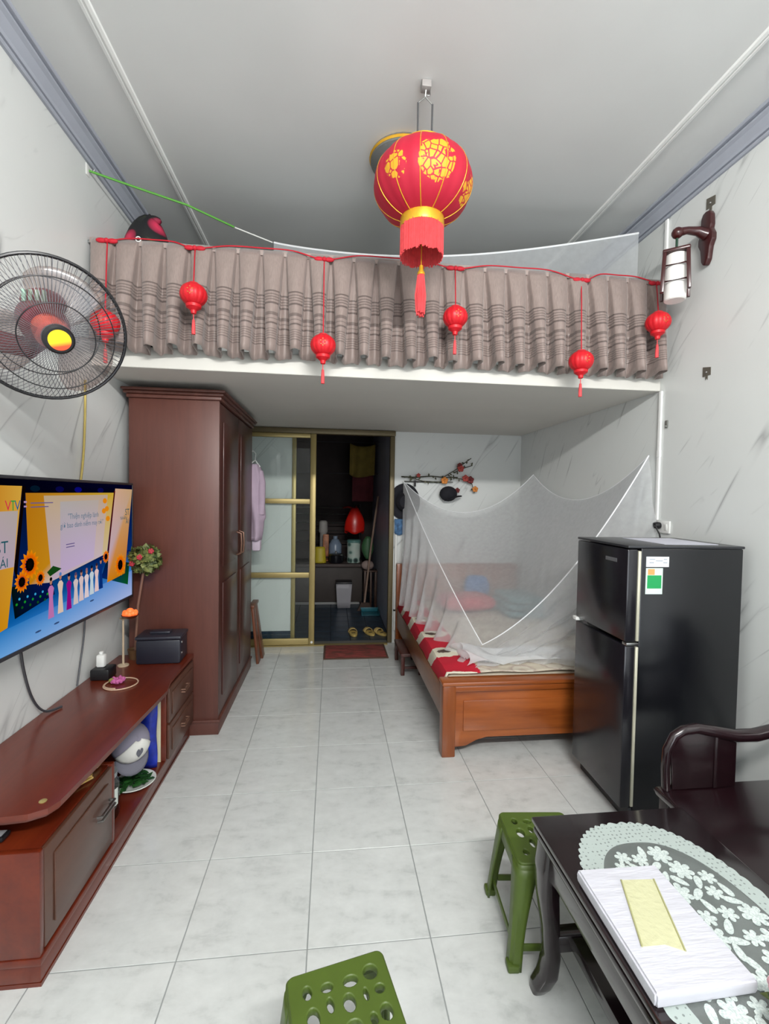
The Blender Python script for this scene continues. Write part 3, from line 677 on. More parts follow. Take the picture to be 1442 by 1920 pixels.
vt = thing('valance', 'pleated taupe satin valance hung along the mezzanine edge', 'curtain', (.33, 2.47, 2.69))
obj('pleated_cloth', MB().grid(val, NP*40, 14), valance_mat(), vt, smooth=80, solid=.0025)
obj('heading_tape', MB().box(VX0, VX1, 2.458, 2.464, 2.672, 2.70, .002), mat('taupe_tape', '9d8e88', .7), vt)
obj('rail', MB().tube([(XL+.002, 2.475, 2.685), (XR-.002, 2.475, 2.685)], .008, 8), M_METAL, vt)
mr = thing('mezzanine_railing', 'thin steel railing posts behind the valance on the mezzanine edge', 'railing', (.3, 2.56, 2.19))
for x in (-1.0, -.3, .4, 1.1, 1.75): obj('post', MB().box(x-.012, x+.012, 2.555, 2.58, 2.1905, 2.66, .002), M_METAL, mr)
obj('handrail', MB().box(XL+.002, XR-.002, 2.55, 2.585, 2.66, 2.68, .003), M_METAL, mr)
obj('clip', MB().lathe([(.010, -.003), (.014, -.003), (.014, .003), (.010, .003), (.010, -.003)], 14, frame((-.975, 2.455, 2.703), (1, 0, 0), (0, 0, 1)), cap=False), M_WHITEP, vt, label='small white ring clip')

# floral bag on the mezzanine
t = thing('floral_bundle', 'dark bundle of rose printed cloth on the mezzanine behind the valance', 'bundle', (-1.05, 2.78, 2.19))
fb = NT('dark_rose_print'); v = fb.coord(); vo = fb.add('ShaderNodeTexVoronoi'); vo.inputs['Scale'].default_value = 8; fb.link(v, vo.inputs[0])
fb.link(fb.ramp(vo.outputs[0], [(.15, hx('d23458')), (.40, hx('8a1c3a')), (.48, hx('141418')), (.86, hx('1b1c1c')), (.97, hx('4f5a3c'))]), fb.b.inputs['Base Color']); fb.b.inputs['Roughness'].default_value = .7
def bund(u, v):
    a = 2*PI*u; ph = v*PI
    return Vector((-1.05+.15*math.cos(a)*math.sin(ph)*(1+.08*math.sin(3*a+v*5)), 2.79+.13*math.sin(a)*math.sin(ph), 2.60-.405*math.cos(ph)*(1+.03*math.sin(4*a))))
obj('cloth', MB().grid(bund, 28, 18, True), fb.m, t)
obj('knot', MB().ball((-1.02, 2.77, 2.975), .035, 10, (1.3, .8, .7)), fb.m, t)

# mosquito net of the mezzanine and its ropes
def net_mat(name, cover, graze, col='dfe3e6', lines=False):
    t = NT(name); df = t.add('ShaderNodeBsdfDiffuse'); df.inputs[0].default_value = hx(col)
    tl = t.add('ShaderNodeBsdfTranslucent'); tl.inputs[0].default_value = hx(col)
    mx = t.add('ShaderNodeMixShader'); mx.inputs[0].default_value = .4; t.link(df.outputs[0], mx.inputs[1]); t.link(tl.outputs[0], mx.inputs[2])
    tr = t.add('ShaderNodeBsdfTransparent'); lw = t.add('ShaderNodeLayerWeight'); lw.inputs[0].default_value = .5
    n = t.noise(t.coord(), 30, 3)
    f = t.math('ADD', t.math('MULTIPLY', lw.outputs['Facing'], graze), t.math('ADD', cover-.06, t.math('MULTIPLY', n, .12)), clamp=True)
    fi = t.add('ShaderNodeMixShader'); t.link(f, fi.inputs[0]); t.link(tr.outputs[0], fi.inputs[1]); t.link(mx.outputs[0], fi.inputs[2])
    t.link(fi.outputs[0], t.out.inputs[0]); return t.m
M_NET = net_mat('white_net', .20, .5, 'f0f2f4'); M_NETS = net_mat('white_net_side', .34, .55, 'f0f2f4'); M_NET2 = net_mat('white_net_upper', .45, .35)
def upnet(u, v):
    x = -.37+(1.79+.37)*u; y = 2.88-.28*u**1.2
    zt = 2.963+(3.035-2.963)*u-.155*math.sin(PI*u**.9)*.62
    return Vector((x, y+.02*math.sin(u*23)*v+.015*math.sin(u*57+v*2)*v, 2.25+(zt-2.25)*(1-v)))
un = thing('mezzanine_mosquito_net', 'white mosquito net sagging behind the valance on the mezzanine', 'mosquito net', (.7, 2.75, 2.19))
obj('netting', MB().grid(upnet, 90, 14), M_NET2, un)
hem = [upnet(k/60, 0) for k in range(61)]
obj('hem', MB().tube(hem, .006, 6), mat('white_hem_tape', 'e3e6e8', .8), un)
gr = [Vector((XL+.004, 2.48, 3.03)), Vector((-1.05, 2.55, 3.02)), Vector((-.8, 2.64, 3.0)), Vector((-.58, 2.77, 2.975))]
ng = tag(obj('green_rope', MB().tube(gr, .0055, 6), mat('bright_green_rope', '58a03a', .6)), 'bright green rope stretched from the left wall hook towards the net', 'rope')
tag(obj('white_string', MB().tube([gr[-1]+Vector((.004, .002, -.001)), upnet(0, 0)-Vector((.008, 0, 0))], .004, 6), mat('white_string', 'dfe0dc', .7)), 'short white string tying the mezzanine net to the green rope', 'string')
t = thing('rope_hook', 'small white wall hook holding the green rope', 'hook', (XL, 2.47, 3.03))
obj('plate', MB().box(XL+.0005, XL+.0035, 2.455, 2.485, 3.0, 3.055, .001), M_WHITEP, t)
obj('pin', MB().tube([(XL+.003, 2.488, 3.035), (XL+.02, 2.488, 3.03), (XL+.024, 2.488, 3.042)], .003, 6), M_METAL, t)

# red garland and small lanterns
BX = [(-1.115, 2.272, 2.676), (-.70, 2.434, 2.672), (-.057, 2.218, 2.664), (.638, 2.404, 2.668), (1.352, 2.208, 2.656), (1.80, 2.445, 2.668)]
gp = []
for i, b in enumerate(BX):
    gp.append(Vector((b[0], 2.438, b[2])))
    if i < 5:
        n = BX[i+1]; m = (Vector((b[0], 2.445, b[2]))*1+Vector((n[0], 2.445, n[2])))/2
        gp += [Vector((b[0]*.75+n[0]*.25, 2.447, 2.700)), Vector((m.x, 2.45, 2.704)), Vector((b[0]*.25+n[0]*.75, 2.447, 2.700))]
sm = []
for i in range(len(gp)-1):
    p0, p1, p2, p3 = gp[max(i-1, 0)], gp[i], gp[i+1], gp[min(i+2, len(gp)-1)]
    for k in range(6):
        q = k/6; sm.append(.5*((2*p1)+(-p0+p2)*q+(2*p0-5*p1+4*p2-p3)*q*q+(-p0+3*p1-3*p2+p3)*q**3))
sm.append(gp[-1])
tag(obj('red_garland_cord', MB().tube(sm, .0032, 6), M_RED), 'thin red cord looping along the top of the pleated valance', 'cord')
def small_lantern(label, x, z, zt):
    y = 2.297; r = .060; bxx = x; k_ = y/2.42; x = x*k_; z = 1.441+(z-1.441)*k_; dx = bxx-x
    t = thing('small_lantern', label, 'lantern', (x, y, z), 0, 'red lanterns along the valance')
    gl = MB()
    def gf(u, v):
        ph = (v-.5)*PI*.86; a = 2*PI*u; k = 1+.045*abs(math.sin(7*a)); rr = r*math.cos(ph)*k
        return Vector((rr*math.cos(a), rr*math.sin(a), r*.88*math.sin(ph)/math.sin(PI*.43)))
    gl.grid(gf, 84, 12, True); obj('globe', gl, M_REDPL, t, local=True)
    obj('cup', MB().lathe([(.022, -.046), (.036, -.048), (.034, -.060), (.014, -.074), (.012, -.088), (.008, -.09), (0, -.09)], 20), M_REDPL, t, local=True)
    obj('top_cap', MB().lathe([(.024, .044), (.022, .054), (.006, .060), (0, .060)], 18), M_REDPL, t, local=True)
    obj('gold_character', MB().box(-.014, .014, -.0605, -.058, .004, .008).box(-.002, .002, -.0605, -.058, -.02, .018).box(-.012, .012, -.0605, -.058, -.012, -.008), mat('dull_gold_print', 'b0702c', .5), t, local=True)
    obj('cord', MB().tube([(0, 0, .06), (dx*.5, .075, (zt-z)*.7), (dx, .146, zt-z-.002)], .003, 6), M_RED, t, local=True)
    tb = MB().tube([(0, 0, -.088), (0, 0, -.118)], .0022, 5)
    tb.lathe([(0, -.115), (.006, -.117), (.0085, -.15), (.009, -.185), (0, -.186)], 10); obj('tassel', tb, M_TASSEL, t, local=True)
    bw = MB()
    for s in (-1, 1): bw.ball((dx+s*.026, .14, zt-z), .02, 10, (1.3, .5, .6))
    bw.ball((dx, .138, zt-z), .012, 8); obj('bow', bw, M_RED, t, local=True)
    return t
LB = ['small red lantern seen through the fan cage at the valance left end', 'small red lantern hanging second from the left, near the dark floral bundle', 'small red lantern hanging low at the valance above the glass door side', 'small red lantern hanging just right of the big lantern tassel', 'small red lantern hanging low over the white slab left of the wall lamp', 'small red lantern at the valance right end beneath the wall lamp']
for (x, z, zt), l in zip(BX, LB): small_lantern(l, x, z, zt)

# ------------------------------------------------------------------ big lantern
LX, LY, LZ = .358, 1.931, 2.74
bl = thing('big_lantern', 'large round red fabric lantern with gold flowers hanging from the ceiling', 'lantern', (LX, LY, LZ))
A_, C_ = .205, .152
lt = NT('red_lantern_fabric'); v = lt.coord(); n1 = lt.add('ShaderNodeVectorMath', operation='NORMALIZE'); lt.link(v, n1.inputs[0])
mask = None
vo = lt.add('ShaderNodeTexVoronoi'); vo.inputs['Scale'].default_value = 24; lt.link(v, vo.inputs[0])
nz = lt.noise(v, 17, 3, .6, .8)
for d, rad in ((Vector((.10, -.98, -.10)), .40), (Vector((-.68, -.70, -.12)), .27), (Vector((.88, -.38, -.30)), .30), (Vector((-.4, .85, .2)), .4), (Vector((.5, .8, .1)), .4)):
    d.normalize(); ds = lt.add('ShaderNodeVectorMath', operation='DISTANCE'); lt.link(n1.outputs[0], ds.inputs[0]); ds.inputs[1].default_value = d
    a = lt.math('LESS_THAN', lt.math('ADD', ds.outputs['Value'], lt.math('MULTIPLY', nz, .25)), rad+.10)
    mask = a if mask is None else lt.math('MAXIMUM', mask, a)
ve = lt.add('ShaderNodeTexVoronoi'); ve.feature = 'DISTANCE_TO_EDGE'; ve.inputs['Scale'].default_value = 34; lt.link(v, ve.inputs[0])
petal = lt.math('MULTIPLY', lt.math('GREATER_THAN', ve.outputs[0], .07), lt.math('GREATER_THAN', lt.noise(v, 19, 3, .6, .5), .44))
lt.link(lt.mixc(lt.math('MULTIPLY', mask, petal), hx('ae0f2e'), hx('cf9820')), lt.b.inputs['Base Color']); lt.b.inputs['Roughness'].default_value = .6
def lf_(u, v):
    ph = -1.14+2.28*v; a = 2*PI*u; k = 1-.018*abs(math.cos(6*a))**6
    rr = A_*math.cos(ph)**.92*k; return Vector((LX+rr*math.cos(a), LY+rr*math.sin(a), LZ+C_*math.sin(ph)))
obj('fabric_globe', MB().grid(lf_, 120, 24, True), lt.m, bl, smooth=60, origin=(LX, LY, LZ))
for k in range(12):
    a = 2*PI*(k+.5)/12+.02
    pts = []
    for q in range(17):
        ph = -1.14+2.28*q/16; rr = A_*math.cos(ph)**.92*.992+.001; pts.append((LX+rr*math.cos(a), LY+rr*math.sin(a), LZ+C_*math.sin(ph)))
    obj('rib', MB().tube(pts, .0022, 6), M_GOLD, bl)
obj('bottom_ring', MB().lathe([(.080, -.138), (.091, -.136), (.093, -.168), (.090, -.178), (.080, -.172)], 40, Matrix.Translation((LX, LY, LZ))), M_GOLD, bl)
obj('top_ring', MB().lathe([(.08, .132), (.095, .130), (.097, .152), (.08, .152)], 40, Matrix.Translation((LX, LY, LZ))), M_GOLD, bl)
fr = MB(); rf = random.Random(2)
for k in range(110):
    a = 2*PI*k/110; r_ = .0875+rf.uniform(-.002, .002); fr.tube([(LX+r_*math.cos(a), LY+r_*math.sin(a), LZ-.165), (LX+r_*1.01*math.cos(a+.01), LY+r_*1.01*math.sin(a+.01), LZ-.292+rf.uniform(-.006, .006))], .0027, 4)
obj('fringe', fr, M_TASSEL, bl, kind='stuff')
obj('gold_bead', MB().lathe([(0, .02), (.008, .018), (.009, 0), (.016, -.012), (.016, -.02), (0, -.022)], 14, Matrix.Translation((LX, LY, LZ-.345))).tube([(LX, LY, LZ-.17), (LX, LY, LZ-.33)], .002, 6), M_GOLD, bl)
tb = MB(); 
for k in range(40):
    a = 2*PI*k*.618; r_ = .018*math.sqrt(k/40); tb.tube([(LX+r_*.7*math.cos(a), LY+r_*.7*math.sin(a), LZ-.365), (LX+r_*1.25*math.cos(a), LY+r_*1.25*math.sin(a), LZ-.45), (LX+r_*math.cos(a), LY+r_*math.sin(a), LZ-.525+rf.uniform(-.012, .012))], .0032, 4)
obj('tassel', tb, M_TASSEL, bl, kind='stuff')
for x in (-.025, .033): obj('hanger_rod', MB().tube([(LX+x, LY, LZ+.145), (LX+x*1.05, LY, LZ+.335)], .004, 8), mat('grey_rod', '4b4c4e', .4), bl)
obj('cross_bar', MB().tube([(LX-.028, LY, LZ+.333), (LX+.004, LY, LZ+.362), (LX+.036, LY, LZ+.333)], .003, 6), M_METAL, bl)
obj('wire', MB().tube([(LX+.004, LY, LZ+.362), (LX+.006, LY, ZC-.03)], .0025, 6), M_WHITEP, bl)
t = thing('ceiling_hook', 'pale ceiling hook block holding the big lantern wires', 'hook', (LX+.006, LY, ZC))
obj('block', MB().box(LX-.014, LX+.026, LY-.02, LY+.02, ZC-.03, ZC-.0005, .004), mat('pale_hook', '95918f', .5), t)
obj('pin', MB().tube([(LX+.022, LY, ZC-.028), (LX+.024, LY, ZC-.05), (LX+.012, LY, ZC-.052)], .0025, 6), M_METAL, t)
t = thing('ceiling_lamp', 'round unlit ceiling lamp with gold rim behind the big lantern', 'lamp', (.34, 2.36, ZC))
obj('shade', MB().lathe([(.165, 0), (.165, -.03), (.12, -.055), (0, -.07)], 36, Matrix.Translation((.335, 2.36, ZC-.0008))), mat('grey_lamp_shade', '6a6c6a', .4), t)
obj('rim', MB().lathe([(.166, -.004), (.172, -.012), (.166, -.02), (.163, -.012), (.166, -.004)], 40, Matrix.Translation((.335, 2.36, ZC-.002)), cap=False), M_GOLD, t)

# ------------------------------------------------------------------ right wall: lamp, plates, conduit, socket
M_CARV = wood('carved_red_wood', '2a0b10', '461514', .3, 'Z', 1, .3)
t = thing('wall_lamp', 'carved red wood wall lamp with hanging white lantern on the right wall', 'lamp', (XR, 2.18, 2.79))
bp = [(0, .125), (.02, .12), (.030, .10), (.034, .05), (.03, .03), (.045, .0), (.045, -.03), (.03, -.06), (.026, -.09), (.022, -.12), (.01, -.14), (0, -.145)]
bp = bp+[(-a, b) for a, b in bp[-2:0:-1]]
obj('back_plate', MB().prism(bp, .028, frame((XR-.0285, 2.18, 2.79), (0, 1, 0), (0, 0, 1)), .005), M_CARV, t)
obj('bracket_arm', MB().tube([(XR-.02, 2.18, 2.80), (XR-.06, 2.19, 2.82), (XR-.11, 2.20, 2.825), (XR-.15, 2.205, 2.815)], [.03, .022, .018, .022], 12).ball((XR-.158, 2.207, 2.812), .028, 14), M_CARV, t)
LQ = Vector((XR-.160, 2.207, 2.60))
obj('hook', MB().tube([(LQ.x, LQ.y, 2.785), (LQ.x, LQ.y, 2.725)], .006, 8), mat('dark_green_metal', '2c4a3a', .4, .5), t)
sh = obj('lamp_shade', MB().lathe([(0, .10), (.048, .098), (.05, .09), (.05, -.125), (.044, -.13), (0, -.128)], 28, Matrix.Translation(LQ)), mat('white_lamp_glass', 'eceae6', .35), t)
obj('lamp_cap', MB().box(-.060, .060, -.060, .060, .1005, .118, .006, 2, Matrix.Translation(LQ) @ Matrix.Rotation(math.radians(-38), 4, 'Z')).box(-.03, .03, -.03, .03, .118, .13, .004, 2, Matrix.Translation(LQ) @ Matrix.Rotation(math.radians(-38), 4, 'Z')), M_CARV, t)
TH = math.radians(-38); RZ_ = lambda x, y, z: Vector((LQ.x+x*math.cos(TH)-y*math.sin(TH), LQ.y+x*math.sin(TH)+y*math.cos(TH), LQ.z+z))
for sx_ in (-1, 1):
    for sy_ in (-1, 1):
        obj('cage_post', MB().bar(RZ_(sx_*.050, sy_*.050, .10), RZ_(sx_*.058, sy_*.058, -.10), .018, .022, .003, RZ_(0, 1, 0)-LQ), M_CARV, t)
for z in (.035, -.045):
    k = .051+(.1-z)*.04
    obj('cage_ring', MB().tube([RZ_(-k, -k, z), RZ_(k, -k, z), RZ_(k, k, z), RZ_(-k, k, z)], .005, 6, closed=True), M_CARV, t)
def plate(y, z, label, s=.045):
    t = thing('wall_hanger_plate', label, 'plate', (XR, y, z))
    obj('plate', MB().prism([(-s*.55, -s*.3), (-s*.15, -s*.3), (-s*.15, -s*.75), (0, -s*.5), (s*.15, -s*.75), (s*.15, -s*.3), (s*.55, -s*.3), (s*.55, s*.8), (-s*.55, s*.55)], .003, frame((XR-.0035, y, z), (0, 1, 0), (0, 0, 1))), mat('grey_brown_metal', '6f6a60', .5, .4), t)
    obj('screw', MB().ball((XR-.005, y, z+s*.1), .006, 8), M_METAL, t)
plate(2.18, 2.955, 'grey metal hanger plate on the wall just above the carved lamp', .05)
plate(2.165, 2.10, 'grey metal hanger plate on the right wall below the carved lamp')
t = thing('wall_clip', 'tiny grey metal clip on the right wall beside the white conduit', 'clip', (XR, 2.44, 1.885))
obj('body', MB().box(XR-.008, XR-.0005, 2.425, 2.445, 1.862, 1.905, .002), mat('grey_clip', '72736f', .5), t)
obj('screw', MB().ball((XR-.008, 2.435, 1.872), .005, 8), M_METAL, t)
t = thing('cable_conduit', 'white cable trunking running down the right wall to the socket', 'conduit', (XR, 2.485, 1.31))
obj('trunking', MB().box(XR-.012, XR-.0005, 2.475, 2.497, 1.335, 2.08, .002).box(XR-.012, XR-.0005, 2.475, 2.497, 2.195, 3.055, .002), mat('white_trunking', 'f0f1ef', .45), t)
obj('joint_cover', MB().box(XR-.014, XR-.0005, 2.472, 2.4975, 1.70, 1.74, .002), mat('white_trunking', 'f0f1ef', .45), t)
t = thing('wall_socket', 'white wall socket with a black plug above the fridge', 'socket', (XR, 2.43, 1.30))
obj('plate', MB().box(XR-.012, XR-.0005, 2.375, 2.495, 1.262, 1.333, .004), M_WHITEP, t)
obj('switch', MB().box(XR-.016, XR-.012, 2.39, 2.41, 1.28, 1.315, .002), M_WHITEP, t)
pg = thing('power_plug', 'black fridge plug and cord in the white wall socket', 'plug', (XR-.03, 2.445, 1.305))
obj('plug_body', MB().lathe([(.0, 0), (.019, .002), (.022, .02), (.016, .036), (0, .04)], 16, frame((XR-.0165, 2.445, 1.305), (0, 1, 0), (0, 0, 1), (-1, 0, 0))), M_BLACK, pg)
obj('cord', MB().tube([(XR-.05, 2.445, 1.305), (XR-.06, 2.42, 1.30), (XR-.05, 2.40, 1.26), (XR-.03, 2.395, 1.15), (XR-.02, 2.40, .9)], .005, 6), M_BLACK, pg)

# ------------------------------------------------------------------ fridge
fg = thing('refrigerator', 'black two-door refrigerator against the right wall at the bed foot', 'refrigerator', (1.58, 2.1, 0))
# measured: door face turned slightly; x at far edge 1.279, near edge 1.35
fx0, fx1, fy0, fy1, fh = 1.30, 1.852, 1.865, 2.305, 1.236
FRZ = Matrix.Translation((fx0, fy1, 0)) @ Matrix.Rotation(math.radians(-2.0), 4, 'Z')
# local frame: x away from the door face, y towards the viewer is negative
W_, D_ = .44, .54
def fb_(x0, x1, y0, y1, z0, z1, b=.004): return MB().box(x0, x1, y0, y1, z0, z1, b, 2, FRZ)
obj('cabinet', fb_(.062, D_, -W_, 0, .03, fh, .006), M_FRIDGE, fg)
obj('top_panel', fb_(.0, D_+.004, -W_-.004, .004, fh+.0002, fh+.012, .004), mat('dark_grey_top', '2a2b2f', .3), fg)
obj('base_grille', fb_(.045, .10, -W_+.01, -.01, .001, .07, .004), M_BLACK, fg)
up_ = obj('freezer_door', fb_(0, .05, -W_, 0, .822, fh-.004, .008), M_FRIDGE_D, fg)
lo_ = obj('fridge_door', fb_(0, .05, -W_, 0, .075, .805, .008), M_FRIDGE_D, fg)
for d_, z0, z1 in ((up_, .826, fh-.012), (lo_, .082, .80)): obj('gasket', fb_(.05, .062, -W_-.0015, -.004, z0, z1, .002), M_SILV, d_, label='pale cream door gasket strip')
obj('hinge', fb_(.005, .06, -W_-.004, -W_+.03, .806, .82, .002), M_METAL, fg)
obj('hinge', fb_(-.012, .03, -.03, .012, .808, .826, .004), M_WHITEP, fg)
obj('door_badge', fb_(-.0015, 0, -.36, -.27, 1.165, 1.182, .0), mat('grey_badge', '8d8d92', .3, .6), up_)
st = obj('sticker', fb_(.085, .19, -W_-.0012, -W_, 1.155, 1.20, 0), mat('white_sticker', 'dde3ea', .5), fg, smooth=0, label='white printed sticker')
for k, (a, b, z) in enumerate(((.10, .125, 1.187), (.10, .12, 1.172), (.165, .18, 1.187), (.163, .182, 1.172), (.128, .16, 1.18))): obj('print', fb_(a, b, -W_-.0018, -W_-.0012, z, z+.004, 0), mat('grey_print', '9aa2ac', .5), st, smooth=0)
es = obj('energy_label', fb_(.085, .163, -W_-.0012, -W_, 1.035, 1.15, 0), mat('pale_green_label', 'cfe3d8', .5), fg, smooth=0, label='green and white energy label')
obj('green_field', fb_(.092, .157, -W_-.0018, -W_-.0012, 1.06, 1.118, 0), mat('label_green', '1e9a55', .5), es, smooth=0)
obj('orange_field', fb_(.094, .125, -W_-.0018, -W_-.0012, 1.12, 1.146, 0), mat('label_orange', 'd9a060', .5), es, smooth=0)
tag(obj('paper_sheet', MB().box(.21, .47, -.38, -.06, fh+.0122, fh+.0142, 0, 2, FRZ), mat('white_sheet', 'c9cad6', .5), smooth=0), 'white paper sheet lying on top of the black fridge', 'paper')

# ------------------------------------------------------------------ bed
bed = thing('bed', 'orange-brown wooden bed along the right wall under the mezzanine', 'bed', (1.25, 3.4, 0))
bx0, bx1, by0, by1 = .622, 1.845, 2.45, 4.44
for x in (bx0, bx1-.075): obj('post', MB().box(x, x+.075, by0, by0+.075, 0, .40, .006), M_BEDV, bed)
fbp = [(bx0+.075, .05), (bx0+.14, .055), (bx0+.20, .085), (bx0+.26, .1), (bx1-.26, .1), (bx1-.20, .085), (bx1-.14, .055), (bx1-.075, .05), (bx1-.075, .385), (bx0+.075, .385)]
fbd = obj('footboard', MB().prism(fbp, .03, frame((0, by0+.045, 0), (1, 0, 0), (0, 0, 1)), .003), M_BED, bed, smooth=25)
obj('raised_panel', MB().box(bx0+.12, bx1-.12, by0+.008, by0+.02, .14, .315, .006), M_BED, fbd)
obj('footboard_cap', MB().box(bx0-.006, bx1+.006, by0-.008, by0+.09, .40, .425, .01).box(bx0+.003, bx1-.003, by0+.001, by0+.078, .365, .40, .008), M_BED, fbd)
obj('side_rail', MB().box(bx0+.012, bx0+.042, by0+.075, by1-.06, .19, .37, .004), wood('grey_brown_rail_wood', '5d3722', '8a5636', .3, 'Y', .8, .3), bed)  # side rails in a greyer brown than the other bed wood
obj('side_rail', MB().box(bx1-.042, bx1-.012, by0+.075, by1-.06, .19, .37, .004), MATS['grey_brown_rail_wood'], bed)
hb = obj('headboard', MB().box(bx0+.07, bx1-.07, by1-.04, by1-.01, .15, .775, .005).box(bx0+.06, bx1-.06, by1-.05, by1, .775, .80, .006), M_BED, bed)
obj('headboard_panel', MB().box(bx0+.13, bx1-.13, by1-.047, by1-.04, .45, .73, .004), M_BED, hb)
for x in (bx0+.005, bx1-.075): obj('post', MB().box(x, x+.07, by1-.07, by1, 0, .80, .006), M_BEDV, bed)
obj('slat_deck', MB().box(bx0+.042, bx1-.042, by0+.08, by1-.055, .30, .325, .002), M_BED, bed)
mt = NT('red_flower_bedspread'); v = mt.coord(); s = mt.add('ShaderNodeSeparateXYZ'); mt.link(v, s.inputs[0])
# edge strip: red with cream flowers every 0.38 m; inside: cream with greyish roses
yy = mt.math('MULTIPLY', mt.math('SUBTRACT', mt.math('FRACT', mt.math('ADD', mt.math('DIVIDE', s.outputs[1], .40), .28)), .5), .40)
xx = mt.math('SUBTRACT', s.outputs[0], .735)
dd = mt.math('SQRT', mt.math('ADD', mt.math('POWER', mt.math('DIVIDE', xx, .125), 2), mt.math('POWER', mt.math('DIVIDE', yy, .085), 2)))
nz = mt.noise(v, 26, 2)
ddn = mt.math('ADD', dd, mt.math('MULTIPLY', mt.math('SUBTRACT', nz, .5), .5))
strip_c = mt.ramp(ddn, [(.0, hx('4a3a34')), (.3, hx('5a453c')), (.36, hx('d9d2bc')), (.95, hx('e2dcc8')), (1.0, hx('c4122e'))])
strip_c.node.color_ramp.elements[-1].position = 1.0
vr = mt.add('ShaderNodeTexVoronoi'); vr.inputs['Scale'].default_value = 7.5; mt.link(v, vr.inputs[0])
nn = mt.noise(v, 34, 3)
ins = mt.ramp(mt.math('ADD', vr.outputs[0], mt.math('MULTIPLY', nn, .35)), [(.2, hx('8f6f66')), (.34, hx('bfae9f')), (.44, hx('cfc6b4')), (.62, hx('d7cfbf')), (.72, hx('b9a79a')), (.85, hx('cfc5b2'))])
edge = mt.math('LESS_THAN', mt.math('ADD', s.outputs[0], mt.math('MULTIPLY', mt.math('SUBTRACT', nz, .5), .06)), .862)
mt.link(mt.mixc(edge, ins, strip_c), mt.b.inputs['Base Color']); mt.b.inputs['Roughness'].default_value = .85
def spread(u, v):
    x = bx0+.02+(bx1-bx0-.03)*u; y = by0+.085+(by1-.055-by0-.085)*v
    e = min(1, u*(bx1-bx0)/.045)
    z = .375+.068*math.sqrt(max(0, 1-(1-e)**2))+.004*math.sin(17*x+9*y)+.003*math.sin(31*y)
    return Vector((x-.004*(1-e), y, z))
ms = obj('mattress', MB().box(bx0+.045, bx1-.045, by0+.082, by1-.052, .326, .425, .03), mat('cream_mattress', 'cfc6b4', .9), bed)
tag(obj('bedspread', MB().grid(spread, 40, 60), mt.m, solid=.004), 'red bedspread with cream flower medallions along its edge on the bed', 'bedspread')
def pillow(c, sx, sy, sz, rz):
    m = Matrix.Translation(c) @ Matrix.Rotation(rz, 4, 'Z'); mb = MB()
    def f(u, v):
        a = 2*PI*u; ph = (v-.5)*PI; k = abs(math.cos(a))**.45*(1 if math.cos(a) > 0 else -1); l = abs(math.sin(a))**.45*(1 if math.sin(a) > 0 else -1)
        cp_ = math.cos(ph)**.5 if math.cos(ph) > 1e-6 else 0
        return m @ Vector((sx*k*cp_, sy*l*cp_, sz*math.sin(ph)*(1-.55*max(abs(k), abs(l))**3*0)))
    return mb.grid(f, 32, 14, True)
tag(obj('pillow', pillow((1.19, 3.95, .53), .25, .17, .07, .1), mat('rose_pillow', 'b9404f', .85, var=.2, vscale=12)), 'rose red pillow lying inside the bed net near the headboard', 'pillow')
tag(obj('pillow', pillow((1.38, 4.24, .60), .12, .09, .11, -.2), mat('blue_pillow', '2f6fae', .85)), 'bright blue pillow standing inside the net against the headboard', 'pillow')
bk_ = thing('folded_blanket', 'teal grey folded blanket inside the bed net at the right wall', 'blanket', (1.62, 3.85, .455))
for k in range(3): obj('fold', MB().box(1.46+.01*k, 1.80-.01*k, 3.62+.01*k, 4.08-.012*k, .455+.055*k, .508+.055*k, .024, 3), mat('teal_blanket', '5f8a93', .9), bk_)

# bed net: roof hung by three corners, the fourth fallen on the bed
NA, NB, NC, ND = Vector((.685, 4.43, 1.60)), Vector((1.865, 4.12, 1.675)), Vector((1.868, 2.55, 1.715)), Vector((1.0, 2.92, .475))
def edge_(P, Q, sag, side=Vector()):
    return lambda t_: P+(Q-P)*t_+Vector((0, 0, -sag))*4*t_*(1-t_)+side*4*t_*(1-t_)
eAB, eBC, eAD, eDC = edge_(NA, NB, .33), edge_(NB, NC, .25), edge_(NA, ND, .06), edge_(ND, NC, .17)
def roof(u, v):      # u: A->B / D->C ; v: A->D / B->C
    p = eAB(u)*(1-v)+eDC(u)*v+eAD(v)*(1-u)+eBC(v)*u-(NA*(1-u)*(1-v)+NB*u*(1-v)+ND*(1-u)*v+NC*u*v)
    p.z = max(p.z-.10*math.sin(PI*u)*math.sin(PI*v), .475)
    p.z += .012*math.sin(14*u+5*v)*math.sin(PI*u)*math.sin(PI*v)
    return p
bn = thing('bed_mosquito_net', 'white mosquito net hung over the bed with one corner fallen down', 'mosquito net', (1.25, 3.4, .46))
obj('roof_panel', MB().grid(roof, 40, 40), M_NET, bn)
def skirt(top, bot, amp, nf, direction, ph=0.0, power=1.3):
    d = Vector(direction)
    def f(u, v):
        a, b = top(u), bot(u); s_ = v
        p = a+(b-a)*s_+d*amp*math.sin(nf*2*PI*u+ph+.6*math.sin(5*u))*s_**power*(1-.0*s_)
        return p
    return f
lbot = lambda u: Vector((.665+.16*u**1.5, 4.30-1.62*u, .452))
obj('side_panel', MB().grid(skirt(eAD, lbot, .05, 8, (1, .25, 0)), 110, 20), M_NETS, bn)
fbot = lambda u: Vector((.84+.98*u, 2.575+.05*math.sin(5*u), .455))
def front(u, v):
    a, b = eDC(u), fbot(u); p = a+(b-a)*v
    bil = math.sin(PI*v)
    p += Vector((0, -.10*bil*u**.7, -.05*bil*(1-u)))+Vector((.2, 1, 0))*.022*math.sin(9*v*PI+2*u)*bil+Vector((0, 1, .1))*.016*math.sin(40*u+6*v)*v
    p.z = max(p.z, .455); return p
